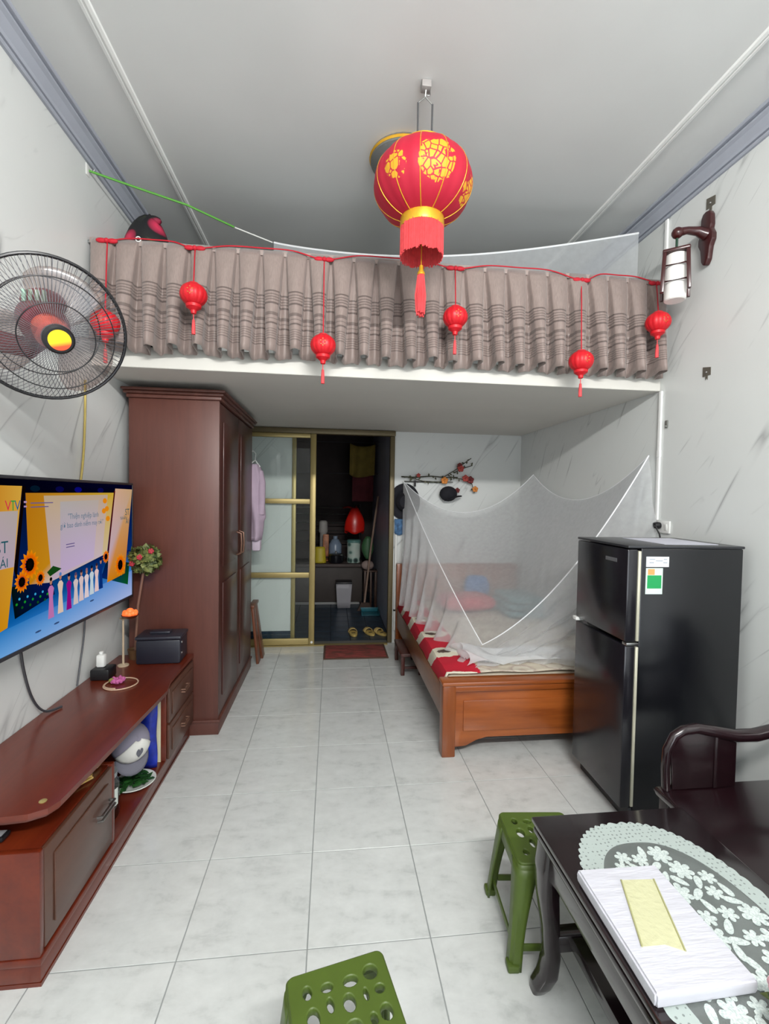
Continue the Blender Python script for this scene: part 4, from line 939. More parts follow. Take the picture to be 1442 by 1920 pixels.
obj('side_panel', MB().grid(front, 80, 36), M_NETS, bn)
rbot = lambda u: Vector((1.83, 4.30-1.70*u, .46))
def rsk(u, v):
    a, b = eBC(u), rbot(u); return a+(b-a)*v+Vector((.04*(math.sin(9*2*PI*u+.8*math.sin(5*u))-1)*v**.7, 0, 0))
obj('side_panel', MB().grid(rsk, 110, 16), M_NETS, bn)
bbot = lambda u: Vector((.70+1.1*u, 4.36, .46))
obj('side_panel', MB().grid(skirt(lambda u: eAB(u)+Vector((0, -.015*u, 0)), bbot, .02, 7, (0, 1, 0)), 80, 12), M_NET, bn)
m_seam = mat('white_net_seam', 'eef0f2', .8)
obj('seam', MB().tube([eAD(k/30) for k in range(31)], .0042, 6), m_seam, bn)
obj('seam', MB().tube([eDC(k/30) for k in range(31)], .0042, 6), m_seam, bn)
obj('seam', MB().tube([eAB(k/30) for k in range(31)], .003, 6), m_seam, bn)
obj('seam', MB().tube([eBC(k/30) for k in range(31)], .003, 6), m_seam, bn)
# bunched net lying at the fallen corner
rb_ = random.Random(8)
def bunch(u, v):
    x = .80+.72*u; y = 2.60+.30*v*(1-.3*u); h = .03+.055*math.sin(PI*v)*(.6+.4*math.sin(9*u+2))*(1-u*.5)
    return Vector((x+.03*math.sin(12*v+5*u), y, .458+h*abs(math.sin(7*u+6*v+1.3*math.sin(5*u)))))
obj('bunched_hem', MB().grid(bunch, 60, 24), net_mat('bunched_white_net', .68, .3, 'f0f2f4'), bn)

# stool below the bed
ls = thing('low_bench', 'low dark red bench tucked partly under the bed head side', 'bench', (.66, 3.8, 0))
obj('top', MB().box(.565, .75, 3.62, 4.02, .155, .18, .004), M_WARD_IN, ls)
for x in (.57, .715):
    for y in (3.63, 3.985): obj('leg', MB().box(x, x+.03, y, y+.03, 0, .155, .003), M_WARD_IN, ls)
obj('stretcher', MB().box(.60, .715, 3.637, 3.653, .05, .07, .002), M_WARD_IN, ls)

# ------------------------------------------------------------------ back wall: branch, hats, pipe, shirt, mat, leaning board
br = thing('flower_branch', 'artificial blossom branch with red and orange flowers on the back wall', 'flowers', (.95, 4.43, 1.64))
m_twig = mat('dark_twig', '3b3a2c', .7)
by_ = 4.435
obj('stem', MB().tube([(.67, by_+.03, 1.645), (.8, by_, 1.64), (.96, by_, 1.655), (1.1, by_, 1.645), (1.23, by_, 1.65)], [.007, .007, .006, .005, .004], 6), m_twig, br)
tw_ = [[(1.08, by_, 1.645), (1.2, by_-.01, 1.72), (1.29, by_-.01, 1.79), (1.36, by_, 1.84)], [(1.2, by_, 1.70), (1.3, by_, 1.745), (1.375, by_, 1.77)], [(1.15, by_, 1.65), (1.27, by_-.01, 1.63), (1.37, by_-.01, 1.585), (1.40, by_, 1.50)], [(.75, by_, 1.635), (.88, by_, 1.605), (1.02, by_, 1.6), (1.18, by_, 1.60)]]
for p in tw_: obj('twig', MB().tube(p, .0042, 5), m_twig, br)
def flower(c, r, m, nm='blossom'):
    mb = MB()
    for k in range(5):
        a = 2*PI*k/5+.3; mb.ball((c[0]+r*.55*math.cos(a), c[1]-.005, c[2]+r*.55*math.sin(a)), r*.5, 8, (1, .6, 1))
    mb.ball((c[0], c[1]-.02, c[2]), r*.3, 8); return obj(nm, mb, m, br)
m_fr, m_fo, m_fd = mat('coral_blossom', 'b5473f', .6), mat('orange_blossom', 'd9883a', .6), mat('dark_red_blossom', '6e2423', .6)
for c, r, m in (((1.25, by_-.02, 1.735), .034, m_fr), ((1.24, by_-.02, 1.765), .026, m_fd), ((1.09, by_-.02, 1.615), .036, m_fo), ((1.30, by_-.02, 1.64), .034, m_fr), ((1.35, by_-.02, 1.625), .036, m_fd), ((1.40, by_-.02, 1.535), .03, m_fo), ((1.22, by_-.02, 1.52), .026, m_fd), ((.83, by_-.02, 1.66), .02, m_fr)): flower(c, r, m)
rl = random.Random(9); lf = MB()
for p in tw_+[[(.67, by_, 1.645), (1.23, by_, 1.65)]]:
    for _ in range(9):
        i = rl.randrange(len(p)-1); a, b = Vector(p[i]), Vector(p[i+1]); q = a+(b-a)*rl.random(); an = rl.uniform(0, 6.28); d = Vector((math.cos(an), -.3, math.sin(an))); e = Vector((-math.sin(an), 0, math.cos(an))); L = rl.uniform(.022, .04)
        lf.poly([q, q+d*L*.5+e*L*.25, q+d*L, q+d*L*.5-e*L*.25])
obj('leaves', lf, leafmat('dark_twig_leaf', '2e3226', '56583c'), br, smooth=0, kind='stuff')
m_hat = mat('black_hat_cloth', '17171f', .85)
t = thing('round_hat', 'black wide hat hanging on the back wall beside the door', 'hat', (.70, 4.44, 1.40))
HM = frame((.705, 4.465, 1.40), (1, 0, 0), (0, 0, 1))
obj('brim', MB().lathe([(0, .0), (.15, .0), (.152, .006), (.13, .014), (.09, .02)], 32, HM @ Matrix.Diagonal((1, 1.18, 1, 1)), cap=False), m_hat, t, solid=.002)
obj('crown', MB().lathe([(.09, .018), (.085, .06), (.06, .09), (0, .095)], 28, HM), m_hat, t)
t = thing('black_cap', 'black cap hanging below the blossom branch on the back wall', 'cap', (1.15, 4.44, 1.5))
obj('crown', MB().ball((1.13, 4.41, 1.485), .088, 18, (1, .55, .85)), m_hat, t)
obj('visor', MB().grid(lambda u, v: Vector((1.09+.17*u, 4.395-.075*v*math.sin(PI*u), 1.425+.045*u-.012*v+.012*math.sin(PI*u))), 14, 5), m_hat, t, solid=.005)
t = thing('wall_rail', 'thin dark coat rail under the blossom branch', 'rail', (.9, 4.46, 1.60))
obj('bar', MB().box(.70, 1.13, 4.462, 4.4795, 1.592, 1.606, .002), mat('dark_rail', '3d3c35', .5), t)
for x in (.83, .91, 1.05): obj('peg', MB().tube([(x, 4.463, 1.598), (x, 4.44, 1.592), (x, 4.436, 1.60)], .004, 6), mat('dark_rail', '3d3c35', .5), t)
tag(obj('tag_card', MB().box(.79, .81, 4.425, 4.429, 1.55, 1.61, .001), mat('black_tag', '1a1518', .6)), 'small black tag hanging from the coat rail', 'tag')
t = tag(obj('patterned_cloth', MB().grid(lambda u, v: Vector((.61+.10*u, 4.455-.012*math.sin(6*u+3*v), 1.09+.14*v-.02*math.sin(PI*u)*(1-v))), 10, 8), mat('blue_red_cloth', '4a6f96', .85, var=.5, vscale=26), solid=.006), 'blue and red patterned cloth hanging under the black wide hat', 'cloth')
t = thing('white_pipe', 'thin white pipe running down the back wall beside the bed head', 'pipe', (.627, 4.465, .12))
obj('pipe', MB().tube([(.627, 4.464, .13), (.627, 4.464, 1.08)], .013, 12), M_WHITEP, t)
obj('clamp', MB().lathe([(.0155, -.008), (.0155, .008), (.0135, .008), (.0135, -.008), (.0155, -.008)], 14, Matrix.Translation((.627, 4.464, .33)), cap=False), M_BLACK, t)
# shirt on a hanger at the far end of the wardrobe
t = thing('lilac_shirt', 'pale lilac shirt on a white hanger beside the wardrobe end', 'shirt', (-.64, 3.99, 1.72))
def shirt(u, v):
    a = 2*PI*u; w_ = .045+.012*math.sin(PI*v)+(.014 if v > .25 else 0); z = 1.06+.64*v
    if v > .88: w_ *= 1-(v-.88)*4.2
    return Vector((-.645+w_*math.cos(a)*(1+.06*math.sin(5*a+9*v))+.012*math.sin(6*v), 4.02+.085*math.sin(a)*(1+.12*math.sin(4*a+5*v)), z))
m_sh = mat('lilac_cotton', 'bda9bb', .9, var=.06)
obj('body', MB().grid(shirt, 36, 20, True), m_sh, t, solid=.002)
obj('sleeve', MB().tube([(-.615, 4.0, 1.64), (-.595, 3.98, 1.55), (-.592, 3.97, 1.40), (-.60, 3.97, 1.28)], [.03, .034, .03, .034], 10), m_sh, t)
obj('shirt_tail', MB().box(-.675, -.60, 3.975, 4.05, .965, 1.07, .02, 2), mat('pale_lilac_lining', 'cbbccb', .9), t)
obj('hanger', MB().tube([(-.69, 3.985, 1.70), (-.65, 3.99, 1.735), (-.61, 3.99, 1.68)], .006, 6).tube([(-.65, 3.99, 1.735), (-.645, 3.985, 1.79), (-.66, 3.95, 1.81), (-.672, 3.928, 1.80)], .003, 6), M_WHITEP, t)
t = thing('leaning_board', 'folded brown wooden stand leaning beside the wardrobe end', 'stand', (-.66, 4.1, 0))
m_brw = wood('reddish_plank', '5a2f1c', '7b4426', .4, 'Z', 1, .1)
obj('leg', MB().bar((-.665, 4.02, .50), (-.615, 4.02, .0), .10, .022, .003, (1, 0, 0)), m_brw, t)
obj('leg', MB().bar((-.665, 4.12, .50), (-.60, 4.16, .0), .10, .022, .003, (1, 0, 0)), m_brw, t)
obj('top_plank', MB().box(-.695, -.645, 3.96, 4.20, .48, .505, .004), m_brw, t)
dm = NT('worn_red_doormat'); v = dm.coord(scale=(9, 26, 1)); dm.link(dm.ramp(dm.noise(v, 1, 4, .6, .5), [(.3, hx('4a3a2e')), (.45, hx('7a3b34')), (.6, hx('9a4440')), (.75, hx('6b5244'))]), dm.b.inputs['Base Color']); dm.b.inputs['Roughness'].default_value = .95
t = thing('doormat', 'worn red and brown doormat on the tiles before the kitchen doorway', 'doormat', (.23, 4.23, 0))
obj('mat', MB().box(-.045, .505, 4.05, 4.40, .0004, .010, .003), dm.m, t)
obj('border', MB().box(-.06, -.045, 4.045, 4.405, .0004, .011, .003).box(.505, .52, 4.045, 4.405, .0004, .011, .003).box(-.06, .52, 4.035, 4.05, .0004, .011, .003).box(-.06, .52, 4.40, 4.413, .0004, .011, .003), mat('brown_mat_edge', '5c4236', .95), t)

# ------------------------------------------------------------------ coffee table and what lies on it
tb = thing('coffee_table', 'dark lacquered coffee table with curved legs at the right front', 'table', (.84, .86, 0))
tx0, tx1, ty0, ty1, tz = .60, 1.085, .45, 1.278, .50
obj('tabletop', MB().box(tx0, tx1, ty0, ty1, tz-.016, tz, .005).box(tx0+.012, tx1-.012, ty0+.012, ty1-.012, tz-.026, tz-.016, .003).box(tx0+.004, tx1-.004, ty0+.004, ty1-.004, tz-.045, tz-.026, .006), M_TABLE, tb)
def apron(a, b, o, xd):
    L = b-a; pts = [(0, 0), (0, -.115)]
    for k in range(1, 16):
        q = k/16; pts.append((L*q, -.115+.035*min(1, math.sin(PI*q)*3.2)))
    pts += [(L, -.115), (L, 0)]
    return MB().prism(pts, .02, frame(o, xd, (0, 0, 1)), .002)
obj('apron', apron(0, ty1-ty0-.04, (tx0+.022, ty0+.02, tz-.045), (0, 1, 0)), M_TABLE, tb, smooth=25)
obj('apron', apron(0, ty1-ty0-.04, (tx1-.042, ty0+.02, tz-.045), (0, 1, 0)), M_TABLE, tb, smooth=25)
obj('apron', apron(0, tx1-tx0-.05, (tx0+.025, ty1-.02, tz-.045), (1, 0, 0)), M_TABLE, tb, smooth=25)
obj('apron', apron(0, tx1-tx0-.05, (tx0+.025, ty0+.04, tz-.045), (1, 0, 0)), M_TABLE, tb, smooth=25)
for sx_, x in ((-1, tx0+.045), (1, tx1-.045)):
    for sy_, y in ((-1, ty0+.045), (1, ty1-.045)):
        prof = [(0, .455, .034), (.006, .38, .035), (.008, .30, .029), (.0, .20, .024), (-.004, .12, .024), (.004, .06, .027), (.018, .022, .026), (.026, .0, .02)]
        mb = MB()
        def leg(u, v, x=x, y=y, sx_=sx_, sy_=sy_):
            q = v*(len(prof)-1); i = min(int(q), len(prof)-2); f = q-i; f = f*f*(3-2*f)
            o_, z, r = [prof[i][k]*(1-f)+prof[i+1][k]*f for k in range(3)]
            a = 2*PI*u; ca, sa = math.cos(a), math.sin(a); e = .5
            return Vector((x+sx_*o_+r*math.copysign(abs(ca)**e, ca), y+sy_*o_*.6+r*math.copysign(abs(sa)**e, sa), z))
        mb.grid(leg, 20, 28, True); bmesh.ops.holes_fill(mb.bm, edges=mb.bm.edges[:], sides=0)
        obj('leg', mb, M_TABLE, tb, smooth=50)
for y in (ty1-.068, ty0+.028): obj('stretcher', MB().box(tx0+.05, tx1-.05, y, y+.04, .140, .190, .004), M_TABLE, tb)
obj('under_shelf', MB().box(tx0+.10, tx1-.10, ty0+.068, ty1-.068, .146, .186, .003), M_TABLE, tb)
# lace doily
DC = (.835, .86); DA, DB = .212, .362
lc = NT('white_lace'); v = lc.coord(); s = lc.add('ShaderNodeSeparateXYZ'); lc.link(v, s.inputs[0])
ex = lc.math('POWER', lc.math('ABSOLUTE', lc.math('DIVIDE', s.outputs[0], DA)), 2.5); ey = lc.math('POWER', lc.math('ABSOLUTE', lc.math('DIVIDE', s.outputs[1], DB)), 2.5)
R_ = lc.math('POWER', lc.math('ADD', ex, ey), .4)
fl2 = lc.add('ShaderNodeTexVoronoi'); fl2.inputs['Scale'].default_value = 17; fl2.inputs['Randomness'].default_value = .9; lc.link(v, fl2.inputs[0])
nzz = lc.noise(v, 48, 2)
sm_ = lc.add('ShaderNodeTexVoronoi'); sm_.inputs['Scale'].default_value = 30; lc.link(v, sm_.inputs[0])
wob = lc.math('MULTIPLY', lc.math('SUBTRACT', nzz, .5), .75)
flw = lc.math('MAXIMUM', lc.math('LESS_THAN', lc.math('ADD', fl2.outputs[0], wob), .44), lc.math('LESS_THAN', lc.math('ADD', sm_.outputs[0], wob), .30))   # lace flowers
ground = lc.math('ADD', .16, lc.math('MULTIPLY', lc.noise(v, 260, 1), .26))                                       # fine open net
inner = ground
band = lc.math('GREATER_THAN', R_, .80)
vh = lc.add('ShaderNodeTexVoronoi'); vh.inputs['Scale'].default_value = 75; vh.inputs['Randomness'].default_value = .35; lc.link(v, vh.inputs[0])
bandc = lc.math('ADD', .45, lc.math('MULTIPLY', lc.math('GREATER_THAN', vh.outputs[0], .20), .42))
ringd = lc.math('MULTIPLY', lc.math('GREATER_THAN', lc.math('ADD', R_, lc.math('MULTIPLY', wob, .04)), .725), lc.math('LESS_THAN', R_, .80))
inn2 = lc.math('MAXIMUM', lc.math('MULTIPLY', inner, lc.math('SUBTRACT', 1.0, ringd)), lc.math('MULTIPLY', ringd, .26))
cov = lc.math('ADD', lc.math('MULTIPLY', band, bandc), lc.math('MULTIPLY', lc.math('SUBTRACT', 1.0, band), inn2), clamp=True)
df = lc.add('ShaderNodeBsdfDiffuse'); df.inputs[0].default_value = hx('b6c1bd'); tr = lc.add('ShaderNodeBsdfTransparent'); mx = lc.add('ShaderNodeMixShader')
lc.link(cov, mx.inputs[0]); lc.link(tr.outputs[0], mx.inputs[1]); lc.link(df.outputs[0], mx.inputs[2]); lc.link(mx.outputs[0], lc.out.inputs[0])
def doily(u, v):
    a = 2*PI*u; c, s_ = math.cos(a), math.sin(a); e = .8
    sc_ = 1+.022*abs(math.sin(a*34)) if v > .97 else 1
    r = v*sc_
    return Vector((DA*r*math.copysign(abs(c)**e, c), DB*r*math.copysign(abs(s_)**e, s_), .0012))
db_ = MB().grid(doily, 340, 12, True)
dy = obj('lace_doily', db_, lc.m, smooth=0); dy.location = (DC[0], DC[1], tz); MW[dy.name] = Matrix.Translation((DC[0], DC[1], tz))
tag(dy, 'oval white lace doily with scalloped edge on the dark coffee table', 'doily')
rd = random.Random(21); lflm = NT('lace_flower_thread'); v = lflm.coord(); nn_ = lflm.noise(v, 230, 1)
lflm.link(lflm.ramp(nn_, [(.35, hx('aab6b4')), (.6, hx('ccd5d1'))]), lflm.b.inputs['Base Color']); lflm.b.inputs['Roughness'].default_value = .9
def rosette(n, r, inner_r):
    mb = MB(); pts = []
    for k in range(n*6):
        a = 2*PI*k/(n*6); q = abs(math.cos(n*a/2))**.6; rr = inner_r+(r-inner_r)*q; pts.append((rr*math.cos(a), rr*math.sin(a)))
    return mb.prism(pts, .0008, Matrix.Identity(4))
def leafm(r):
    return MB().prism([(r*math.cos(a)*1.0, r*.42*math.sin(a)*(1+.25*math.cos(a))) for a in [2*PI*k/14 for k in range(14)]], .0008, Matrix.Identity(4))
proto = [('lace_flower', rosette(7, .030, .017)), ('lace_flower', rosette(6, .021, .010)), ('lace_leaf', leafm(.021)), ('lace_leaf', leafm(.015))]
proto = [obj(n, m, lflm.m, dy, local=True, smooth=0) for n, m in proto]; used = [0]*4; placed = []
for it in range(3000):
    k = 0 if len(placed) < 16 else 1 if len(placed) < 40 else 2 if len(placed) < 85 else 3
    rr = (.031, .022, .0165, .012)[k]; a = rd.uniform(0, 2*PI); q = math.sqrt(rd.random())*.70
    x, y = DA*q*1.0*math.cos(a), DB*q*1.05*math.sin(a)
    if any((x-px)**2+(y-py)**2 < ((rr+pr)*.84)**2 for px, py, pr in placed): continue
    placed.append((x, y, rr))
    if used[k] == 0: o = proto[k]
    else: o = proto[k].copy(); COL.objects.link(o); o.parent = dy
    used[k] += 1; o.location = (x, y, .0013); o.rotation_euler = (0, 0, rd.uniform(0, 6.28))
    if len(placed) > 170: break
# white packet with clear window
pk = thing('tissue_packet', 'flat white packet with a yellowish clear window lying on the lace doily', 'packet', (.712, .90, tz+.0024))
PZ = tz+.0024
pkp = [(.610, 1.045), (.818, 1.042), (.822, .758), (.603, .752)]
def pillowbox(poly, z0, z1, ins=.008):
    c = Vector((sum(p[0] for p in poly)/4, sum(p[1] for p in poly)/4, 0)); mb = MB()
    t = bmesh.new(); a = [t.verts.new((p[0]+(c.x-p[0])*.03, p[1]+(c.y-p[1])*.03, z0)) for p in poly]; b = [t.verts.new((p[0], p[1], (z0+z1)/2)) for p in poly]; d = [t.verts.new((p[0]+(c.x-p[0])*.02, p[1]+(c.y-p[1])*.02, z1)) for p in poly]
    for A, B in ((a, b), (b, d)):
        for k in range(4): t.faces.new((A[k], A[(k+1) % 4], B[(k+1) % 4], B[k]))
    t.faces.new(a); t.faces.new(d); bmesh.ops.recalc_face_normals(t, faces=t.faces)
    bmesh.ops.bevel(t, geom=t.edges[:], offset=.004, segments=2, affect='EDGES'); return mb._add(t)
pm = NT('white_soft_paper'); v = pm.coord(scale=(6, 40, 6)); pm.b.inputs['Base Color'].default_value = hx('c6c6ce'); pm.b.inputs['Roughness'].default_value = .6; pm.bump(pm.noise(v, 1.5, 3), .35, .01)
obj('packet', pillowbox(pkp, PZ, PZ+.03), pm.m, pk)
wpl = [(.697, .998), (.779, .996), (.779, .87), (.727, .815), (.655, .835)]
wpl = [(.700, 1.0), (.780, .995), (.722, .825), (.690, .842), (.640, .842)]
gwin = mat('yellowish_clear_film', 'c9c8a2', .18, spec=.6, bump=.5, bscale=70)
obj('window', MB().prism(wpl, .0012, Matrix.Translation((0, 0, PZ+.0301))), gwin, pk, label='yellowish clear plastic window')
for a, b in ((0, 4), (1, 2)): obj('window_edge', MB().tube([Vector((*wpl[a], PZ+.0312)), Vector((*wpl[b], PZ+.0312))], .0022, 6), mat('olive_film_edge', 'a9a878', .3), pk)
# flowers at the table's near end
ps = thing('flower_posy', 'small artificial posy of pink and orange petals beside the white packet', 'flowers', (.84, .70, tz+.002))
pb = MB()
for k in range(6):
    a = 2*PI*k/6; pb.ball((.832+.016*math.cos(a), .722+.012*math.sin(a), tz+.055), .012, 8)
obj('pink_bloom', pb, mat('pink_petal', 'e3a9b4', .6), ps)
ob_ = MB()
for k in range(6):
    a = 2*PI*k/6; ob_.ball((.80+.014*math.cos(a), .672+.012*math.sin(a), tz+.05), .012, 8)
obj('orange_bloom', ob_, mat('orange_petal', 'e8772e', .6), ps)
obj('leaves', leafball((.825, .70, tz+.03), .026, 40, .022, 4), M_LEAF, ps, smooth=0, kind='stuff')
obj('stem', MB().tube([(.845, .69, tz+.004), (.835, .71, tz+.05)], .003, 6).tube([(.845, .69, tz+.004), (.805, .675, tz+.045)], .003, 6), M_LEAF, ps)

# ------------------------------------------------------------------ dark wooden armchair
ac = thing('armchair', 'dark mahogany armchair with curved arm between coffee table and fridge', 'chair', (1.5, 1.2, 0))
cz = .42
obj('seat', MB().box(1.165, 1.80, .88, 1.50, cz-.03, cz, .008), M_DARK, ac)
obj('seat_apron', MB().box(1.18, 1.20, .91, 1.475, cz-.11, cz-.03, .004).box(1.20, 1.80, 1.455, 1.475, cz-.11, cz-.03, .004), M_DARK, ac)
for x in (1.175, 1.775):
    for y in (.89, 1.445): obj('leg', MB().box(x, x+.045, y, y+.045, 0, cz-.03, .006), M_DARK, ac)
for y in (1.475, .905):
    am = [(1.19, y, cz+.002), (1.185, y, .50), (1.19, y, .565), (1.215, y, .612), (1.25, y, .632), (1.30, y, .637), (1.37, y, .622), (1.45, y, .603), (1.53, y, .602), (1.62, y, .618), (1.72, y, .65), (1.80, y, .67)]
    rr = [.014, .014, .015, .016, .017, .018, .02, .022, .023, .023, .022, .022]
    obj('arm', MB().tube(am, rr, 12), M_DARK, ac)
    obj('arm_panel', MB().prism([(1.21, cz+.002), (1.455, cz+.002), (1.455, .60), (1.37, .618), (1.30, .632), (1.25, .626), (1.22, .606), (1.20, .56)], .014, frame((0, y+.007, 0), (1, 0, 0), (0, 0, 1)), .002), M_DARK, ac, smooth=25)
    obj('panel_slat', MB().box(1.365, 1.385, y-.012, y+.012, cz+.002, .61, .003), M_DARK, ac)
obj('backrest', MB().box(1.79, 1.825, .90, 1.48, cz, .86, .006).box(1.785, 1.835, .88, 1.50, .86, .90, .01), M_DARK, ac)
obj('seat_edge_bead', MB().tube([(1.166, .89, cz-.012), (1.166, 1.495, cz-.012), (1.79, 1.4995, cz-.012)], .006, 8), M_DARK, ac)

# ------------------------------------------------------------------ plastic stools
def stool(label, loc, rz):
    t = thing('plastic_stool', label, 'stool', loc, rz, 'green plastic stools')
    H, S = .315, .116
    # seat slab with real holes: grid of faces with holes cut by boolean-free triangulation
    holes = [(-.075, .07, .011, .015), (-.03, .068, .014, .011), (.025, .066, .017, .013), (.075, .072, .017, .017), (-.07, .015, .014, .020), (-.03, .03, .009, .016), (.012, .022, .014, .019), (.052, .028, .007, .014), (.085, .03, .012, .011),
             (-.045, -.03, .010, .019), (.01, -.03, .018, .017), (.055, -.025, .009, .013), (.085, -.02, .014, .017), (-.08, -.07, .010, .013), (-.02, -.075, .013, .012), (.04, -.075, .014, .013), (.08, -.075, .012, .014)]
    cu = bpy.data.curves.new('c', 'CURVE'); cu.dimensions = '2D'; cu.fill_mode = 'BOTH'; cu.extrude = .006; cu.bevel_depth = .003; cu.bevel_resolution = 1
    def spl(pts):
        s = cu.splines.new('POLY'); s.points.add(len(pts)-1); s.use_cyclic_u = True
        for p, q in zip(s.points, pts): p.co = (q[0], q[1], 0, 1)
    out = []
    for cx_, cy_, a0 in ((S-.016, S-.016, 0), (-S+.016, S-.016, 90), (-S+.016, -S+.016, 180), (S-.016, -S+.016, 270)):
        for k in range(5): a = math.radians(a0+k*22.5); out.append((cx_+.014*math.cos(a), cy_+.014*math.sin(a)))
    spl(out)
    for hx_, hy_, a, b in holes: spl([(hx_+1.18*a*math.cos(2*PI*k/14), hy_+1.18*b*math.sin(2*PI*k/14)) for k in range(14)])
    to = bpy.data.objects.new('c', cu); COL.objects.link(to); bpy.context.view_layer.update()
    me = bpy.data.meshes.new_from_object(to); bpy.data.objects.remove(to)
    me.transform(Matrix.Translation((0, 0, H-.009))); me.materials.clear(); me.materials.append(M_GREEN)
    o = bpy.data.objects.new('seat', me); COL.objects.link(o); o.parent = t
    # rim skirt
    rim = MB()
    def rf2(u, v):
        i = u*len(out); k = int(i) % len(out); f = i-int(i); p = Vector(out[k]).lerp(Vector(out[(k+1) % len(out)]), f)
        fl_ = 1.026+.02*v; return Vector((p.x*fl_, p.y*fl_, H-.006-.05*v))
    rim.grid(rf2, 40, 2, True); obj('rim', rim, M_GREEN, t, local=True, solid=.004)
    for a in (45, 135, 225, 315):
        ca, sa = math.copysign(1, math.cos(math.radians(a))), math.copysign(1, math.sin(math.radians(a)))
        lg = MB()
        for (dx_, dy_) in ((1, 0), (0, 1)):
            # two flat wings meeting at the corner, tapering to the foot
            def wing(u, v, dx_=dx_, dy_=dy_):
                wdt = .062-.028*math.sin(min(1, v*1.25)*PI/2); z = H-.02-(H-.02)*v
                c = S*1.02+.028*v; r0 = .012
                x = ca*(c-(wdt*u)*dx_); y = sa*(c-(wdt*u)*dy_)
                if u == 0: x, y = ca*(c-.006), sa*(c-.006)
                return Vector((x, y, z))
            lg.grid(wing, 4, 10)
        bmesh.ops.remove_doubles(lg.bm, verts=lg.bm.verts[:], dist=.0008)
        lo = obj('leg', lg, M_GREEN, t, local=True, solid=.007, smooth=50)
        ft = MB().box(ca*(S*1.02+.028)-.018-.010*ca, ca*(S*1.02+.028)+.018-.010*ca, sa*(S*1.02+.028)-.018-.010*sa, sa*(S*1.02+.028)+.018-.010*sa, 0, .022, .005)
        obj('foot', ft, M_GREEN, lo, local=True)
    c = S*1.02+.012
    for s_ in (-1, 1):
        obj('brace', MB().box(s_*c-.003, s_*c+.003, -c+.02, c-.02, .05, .072, .002), M_GREEN, t, local=True)
        obj('brace', MB().box(-c+.02, c-.02, s_*c-.003, s_*c+.003, .05, .072, .002), M_GREEN, t, local=True)
    return t
stool('olive green plastic stool standing behind the coffee table corner', (.716, 1.435, 0), -.087)
stool('olive green plastic stool cut off by the bottom picture edge', (.046, .965, 0), .215)

# ------------------------------------------------------------------ kitchen things
ct = thing('kitchen_counter', 'dark brown kitchen counter at the back of the dim kitchen', 'counter', (-.25, 6.45, 0))
M_CT = mat('dark_counter', '4a3d3a', .6, var=.15)
obj('worktop', MB().box(-.99, .42, 6.05, 6.6, .51, .55, .004), M_CT, ct)
obj('front', MB().box(-.99, .41, 6.10, 6.12, .04, .51, .002), mat('dark_cupboard_front', '3f3733', .6, var=.1), ct)
obj('kick_board', MB().box(-.99, .38, 6.13, 6.15, 0, .04), mat('pale_kick_board', '9a9a98', .6), ct)
obj('end_panel', MB().box(.39, .41, 6.12, 6.58, 0, .51, .002), M_CT, ct)
rk = thing('dish_rack', 'steel dish rack of thin rails above the kitchen counter', 'rack', (-.3, 6.5, .55))
for z in (.80, .95, 1.06, 1.19, 1.28): obj('rail', MB().tube([(-.8, 6.62, z), (.40, 6.62, z)], .008, 6), M_METAL, rk)
for x in (-.8, .40): obj('post', MB().tube([(x, 6.63, 0.0), (x, 6.63, 1.34)], .01, 6), M_METAL, rk)
rgm = NT('red_plastic_bag'); rgm.b.inputs['Base Color'].default_value = hx('cf2016'); rgm.b.inputs['Roughness'].default_value = .3; rgm.b.inputs['Emission Strength'].default_value = 0
t = thing('red_bag', 'bright red plastic bag hanging from the dish rack', 'bag', (.30, 6.2, 1.0))
def rbag(u, v):
    a = 2*PI*u; k = .35+.65*math.sin(min(1, v*1.35)*PI/2); return Vector((.305+.13*k*math.cos(a)*(1+.06*math.sin(5*a+4*v)), 6.22+.09*k*math.sin(a), 1.29-.33*v-.02*math.sin(3*a)*v))
obj('body', MB().grid(rbag, 28, 12, True), rgm.m, t, solid=.002)
obj('handles', MB().tube([(.29, 6.22, 1.28), (.22, 6.33, 1.30), (.16, 6.61, 1.28)], .012, 8).tube([(.33, 6.22, 1.28), (.33, 6.34, 1.31), (.34, 6.61, 1.285)], .012, 8), rgm.m, t)
pt = NT('teal_printed_tin'); v = pt.coord(); vo = pt.add('ShaderNodeTexVoronoi'); vo.inputs['Scale'].default_value = 11; pt.link(v, vo.inputs[0])
pt.link(pt.ramp(vo.outputs[0], [(.2, hx('2c3a38')), (.35, hx('5f8078')), (.45, hx('b9cdc2')), (.7, hx('c6d2c8'))]), pt.b.inputs['Base Color'])
t = thing('printed_tin', 'pale teal printed tin standing on the kitchen counter', 'tin', (.30, 6.25, .55))
obj('body', MB().lathe([(0, 0), (.088, 0), (.09, .01), (.09, .27), (0, .27)], 24, Matrix.Translation((.30, 6.25, .5505))), pt.m, t)
obj('lid', MB().lathe([(.094, 0), (.094, .03), (.08, .04), (0, .04)], 24, Matrix.Translation((.30, 6.25, .8208))), mat('teal_lid', '5d8a84', .4), t)
t = thing('cooking_pot', 'dark pot with steel lid standing on the kitchen counter', 'pot', (.06, 6.2, .55))
obj('pot', MB().lathe([(0, 0), (.09, 0), (.1, .02), (.1, .10), (.104, .104), (0, .104)], 24, Matrix.Translation((.06, 6.2, .5505))), mat('black_pot', '1c1c22', .3, .3), t)
obj('lid', MB().lathe([(.102, .1045), (.09, .12), (.03, .132), (.012, .135), (.014, .155), (0, .157)], 24, Matrix.Translation((.06, 6.2, .5505))), M_METAL, t)
obj('handle', MB().tube([(-.04, 6.19, .62), (-.07, 6.18, .625), (-.07, 6.22, .625), (-.04, 6.21, .62)], .008, 6), M_BLACK, t)
